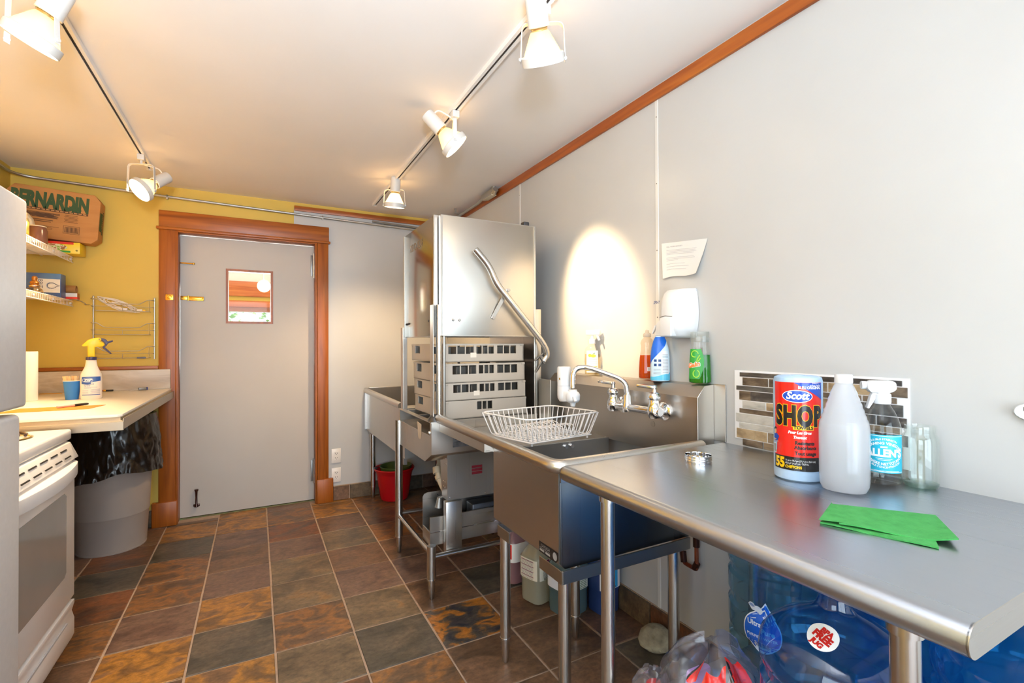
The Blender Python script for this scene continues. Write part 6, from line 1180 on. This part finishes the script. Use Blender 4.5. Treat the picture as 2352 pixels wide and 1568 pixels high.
def lamp(label, x, y, zc_, d, yoke_rz, glow, power, spot, lx=0, lcol=(1.0, .70, .39), blend=.7, spill=.3):
    d = Vector(d).normalized(); c0 = Vector((x + lx, y, zc_)); r = T('track_lamp', label, 'spot lamp', (x, y, ZC - .05), 'spot lamps on the ceiling tracks')
    O('track_adapter', MB().box(x - .017, x + .017, y - .026, y + .026, ZC - .052, ZC - .021), M_LW, r, bev=.003)
    O('swivel', MB().cyl((x, y, ZC - .075), (x, y, ZC - .05), .007, n=10), M_LW, r)
    a = Vector((cos(yoke_rz), sin(yoke_rz), 0)); a = (a - d * a.dot(d)); a = Vector((cos(yoke_rz), sin(yoke_rz), 0)); w = .0725
    top = Vector((x, y, ZC - .073)); sd = lambda s, q: (c0 + a * s * w) * (1 - q) + (top + a * s * w * .93) * q
    yk = MB(); nn = a.cross((top - c0).normalized()).normalized()
    pts = fil([sd(-1, -.08), sd(-1, 1), sd(1, 1), sd(1, -.08)], .022, 5)
    for p, q in zip(pts, pts[1:]): yk.bar(p, q + (q - p).normalized() * .0008, .016, .0028, nn.cross((q - p).normalized()))
    O('yoke', yk, M_LW, r)
    M = Matrix.Translation(c0) @ (-d).to_track_quat('Z', 'Y').to_matrix().to_4x4()
    O('rim_ring', MB().lathe([(.0665, -.014), (.069, -.014), (.070, .012), (.067, .014), (.0655, .012), (.0645, -.010)], 40, closed=True).xf(M), M_LW, r)
    O('pivot_screw', MB().cyl(c0 + a * (w - .006), c0 + a * (w + .006), .0055, n=10).cyl(c0 - a * (w - .006), c0 - a * (w + .006), .0055, n=10), M_LW, r)
    bl = O('bulb', MB().lathe([(.0645, -.004), (.0645, .006), (.058, .022), (.044, .05), (.033, .072), (.027, .08)], 36).xf(M), M_BULB, r); O('bulb_base', MB().lathe([(.027, .078), (.0255, .082), (.0275, .086), (.0255, .09), (.0275, .094), (.0255, .098)], 24).xf(M), M_CAPG, bl)
    O('lens', MB().lathe([(0, -.004), (.03, -.003), (.055, 0), (.0645, .003)], 36).xf(M), emit('lens_lit', '#ffe2b4', glow) if glow else principled('lens_dim', '#e8e2d6', .2), bl)
    O('lamp_cap', MB().lathe([(.029, .088), (.0335, .090), (.0325, .178), (.030, .184), (.02, .186), (0, .186)], 30).xf(M), M_LW, r)
    e0 = M @ Vector((0, .03, .165)); O('cord', MB().tube(fil([e0, e0 + Vector((0, 0, .0)) + (M.to_3x3() @ Vector((0, .028, .0))), e0 * .5 + top * .5 + M.to_3x3() @ Vector((0, .03, -.02)), top + Vector((.006, .008, .004))], .02), .0035, 6), M_CORD, r)
    if power:
        l = bpy.data.lights.new('lamp_light', 'SPOT'); l.energy = power; l.spot_size = radians(spot); l.spot_blend = blend; l.color = lcol; l.shadow_soft_size = .05
        o = bpy.data.objects.new('lamp_light', l); COL.objects.link(o); o.matrix_world = Matrix.Translation(c0 + d * .03) @ d.to_track_quat('-Z', 'Y').to_matrix().to_4x4()
        l = bpy.data.lights.new('lamp_spill', 'POINT'); l.energy = spill; l.color = lcol; l.shadow_soft_size = .02
        o = bpy.data.objects.new('lamp_spill', l); COL.objects.link(o); o.location = c0 - d * .025
    return r
GL = 14
lamp('nearest of the three spot lamps on the right track, at the top of the photo', .83, 1.333, 2.19, (.42, .42, -.80), -.55, GL, 11, 70)
lamp('middle spot lamp on the right track, tilted toward the bright patch on the wall', .83, 2.13, 2.205, (.70, -.18, -.72), 1.25, GL, 120, 41, blend=.6)
lamp('farthest spot lamp on the right track, pointing straight down behind the dishwasher', .825, 3.23, 2.20, (.0, .2, -1), -.45, GL, 55, 115, spill=1.2)
lamp('far spot lamp on the left track, its lit face turned to the room', -.588, 3.45, 2.16, (-.62, -.42, -.62), -.35, GL, 88, 100)
lamp('nearest spot lamp on the left track, at the top left corner above the refrigerator', -.588, 1.92, 2.165, (-.42, .16, -.84), -.45, GL, 60, 95)
# conduits
r = T('wall_conduit', 'steel electrical conduit running under the ceiling along the back wall', 'conduit', (0, YB, 2.29))
yc = YB - .016
O('pipe', MB().tube(fil([(-1.338, 3.2, 2.318), (-1.338, yc, 2.330), (-.55, yc, 2.3035), (.26, yc - .006, 2.283), (1.40, yc - .006, 2.262)], .12, 8), .0095, 10), principled('galvanized', '#b5b2ab', .35, .9), r); O('pipe', MB().cyl((.86, yc - .004, 2.296), (1.40, yc - .004, 2.281), .0085, n=10), MATS['galvanized'], r)
O('coupling', MB().cyl((.955, yc - .006, 2.2703), (.995, yc - .006, 2.2695), .0125, n=12), MATS['galvanized'], r)
for x_ in (-.553, .468): O('strap', MB().box(x_ - .006, x_ + .006, yc - .012, YB, 2.264 + (.022 if x_ < 0 else 0), 2.276 + (.022 if x_ < 0 else 0)).tube([(x_, yc + .013 * cos(t * .5) - .004, 2.281 + (.022 if x_ < 0 else 0) + .013 * sin(t * .5)) for t in range(8)], .003, 6), MATS['galvanized'], r)
r = T('ceiling_conduit', 'steel conduit and junction fitting at the top of the white wall behind the dishwasher', 'conduit', (1.50, 3.4, 2.34))
O('pipe', MB().tube(fil([(1.49, 4.09, 2.332), (1.49, 3.32, 2.332), (1.488, 3.24, 2.345)], .04), .0105, 10), MATS['galvanized'], r)
O('elbow_body', MB().box(1.468, 1.512, 3.05, 3.24, 2.322, 2.366), MATS['galvanized'], r, bev=.010, seg=3); O('cover', MB().box(1.47, 1.51, 3.055, 3.20, 2.317, 2.323), principled('cover_beige', '#cdc2a8', .4, .3), r, bev=.002); O('hub', MB().cyl((1.49, 3.07, 2.33), (1.49, 3.03, 2.352), .02, n=14).cyl((1.49, 3.06, 2.35), (1.49, 3.06, 2.378), .017, n=14), MATS['galvanized'], r)
O('strap', MB().box(1.44, 1.53, 3.69, 3.705, 2.338, 2.345).box(1.44, 1.455, 3.69, 3.705, 2.345, 2.38), MATS['galvanized'], r)
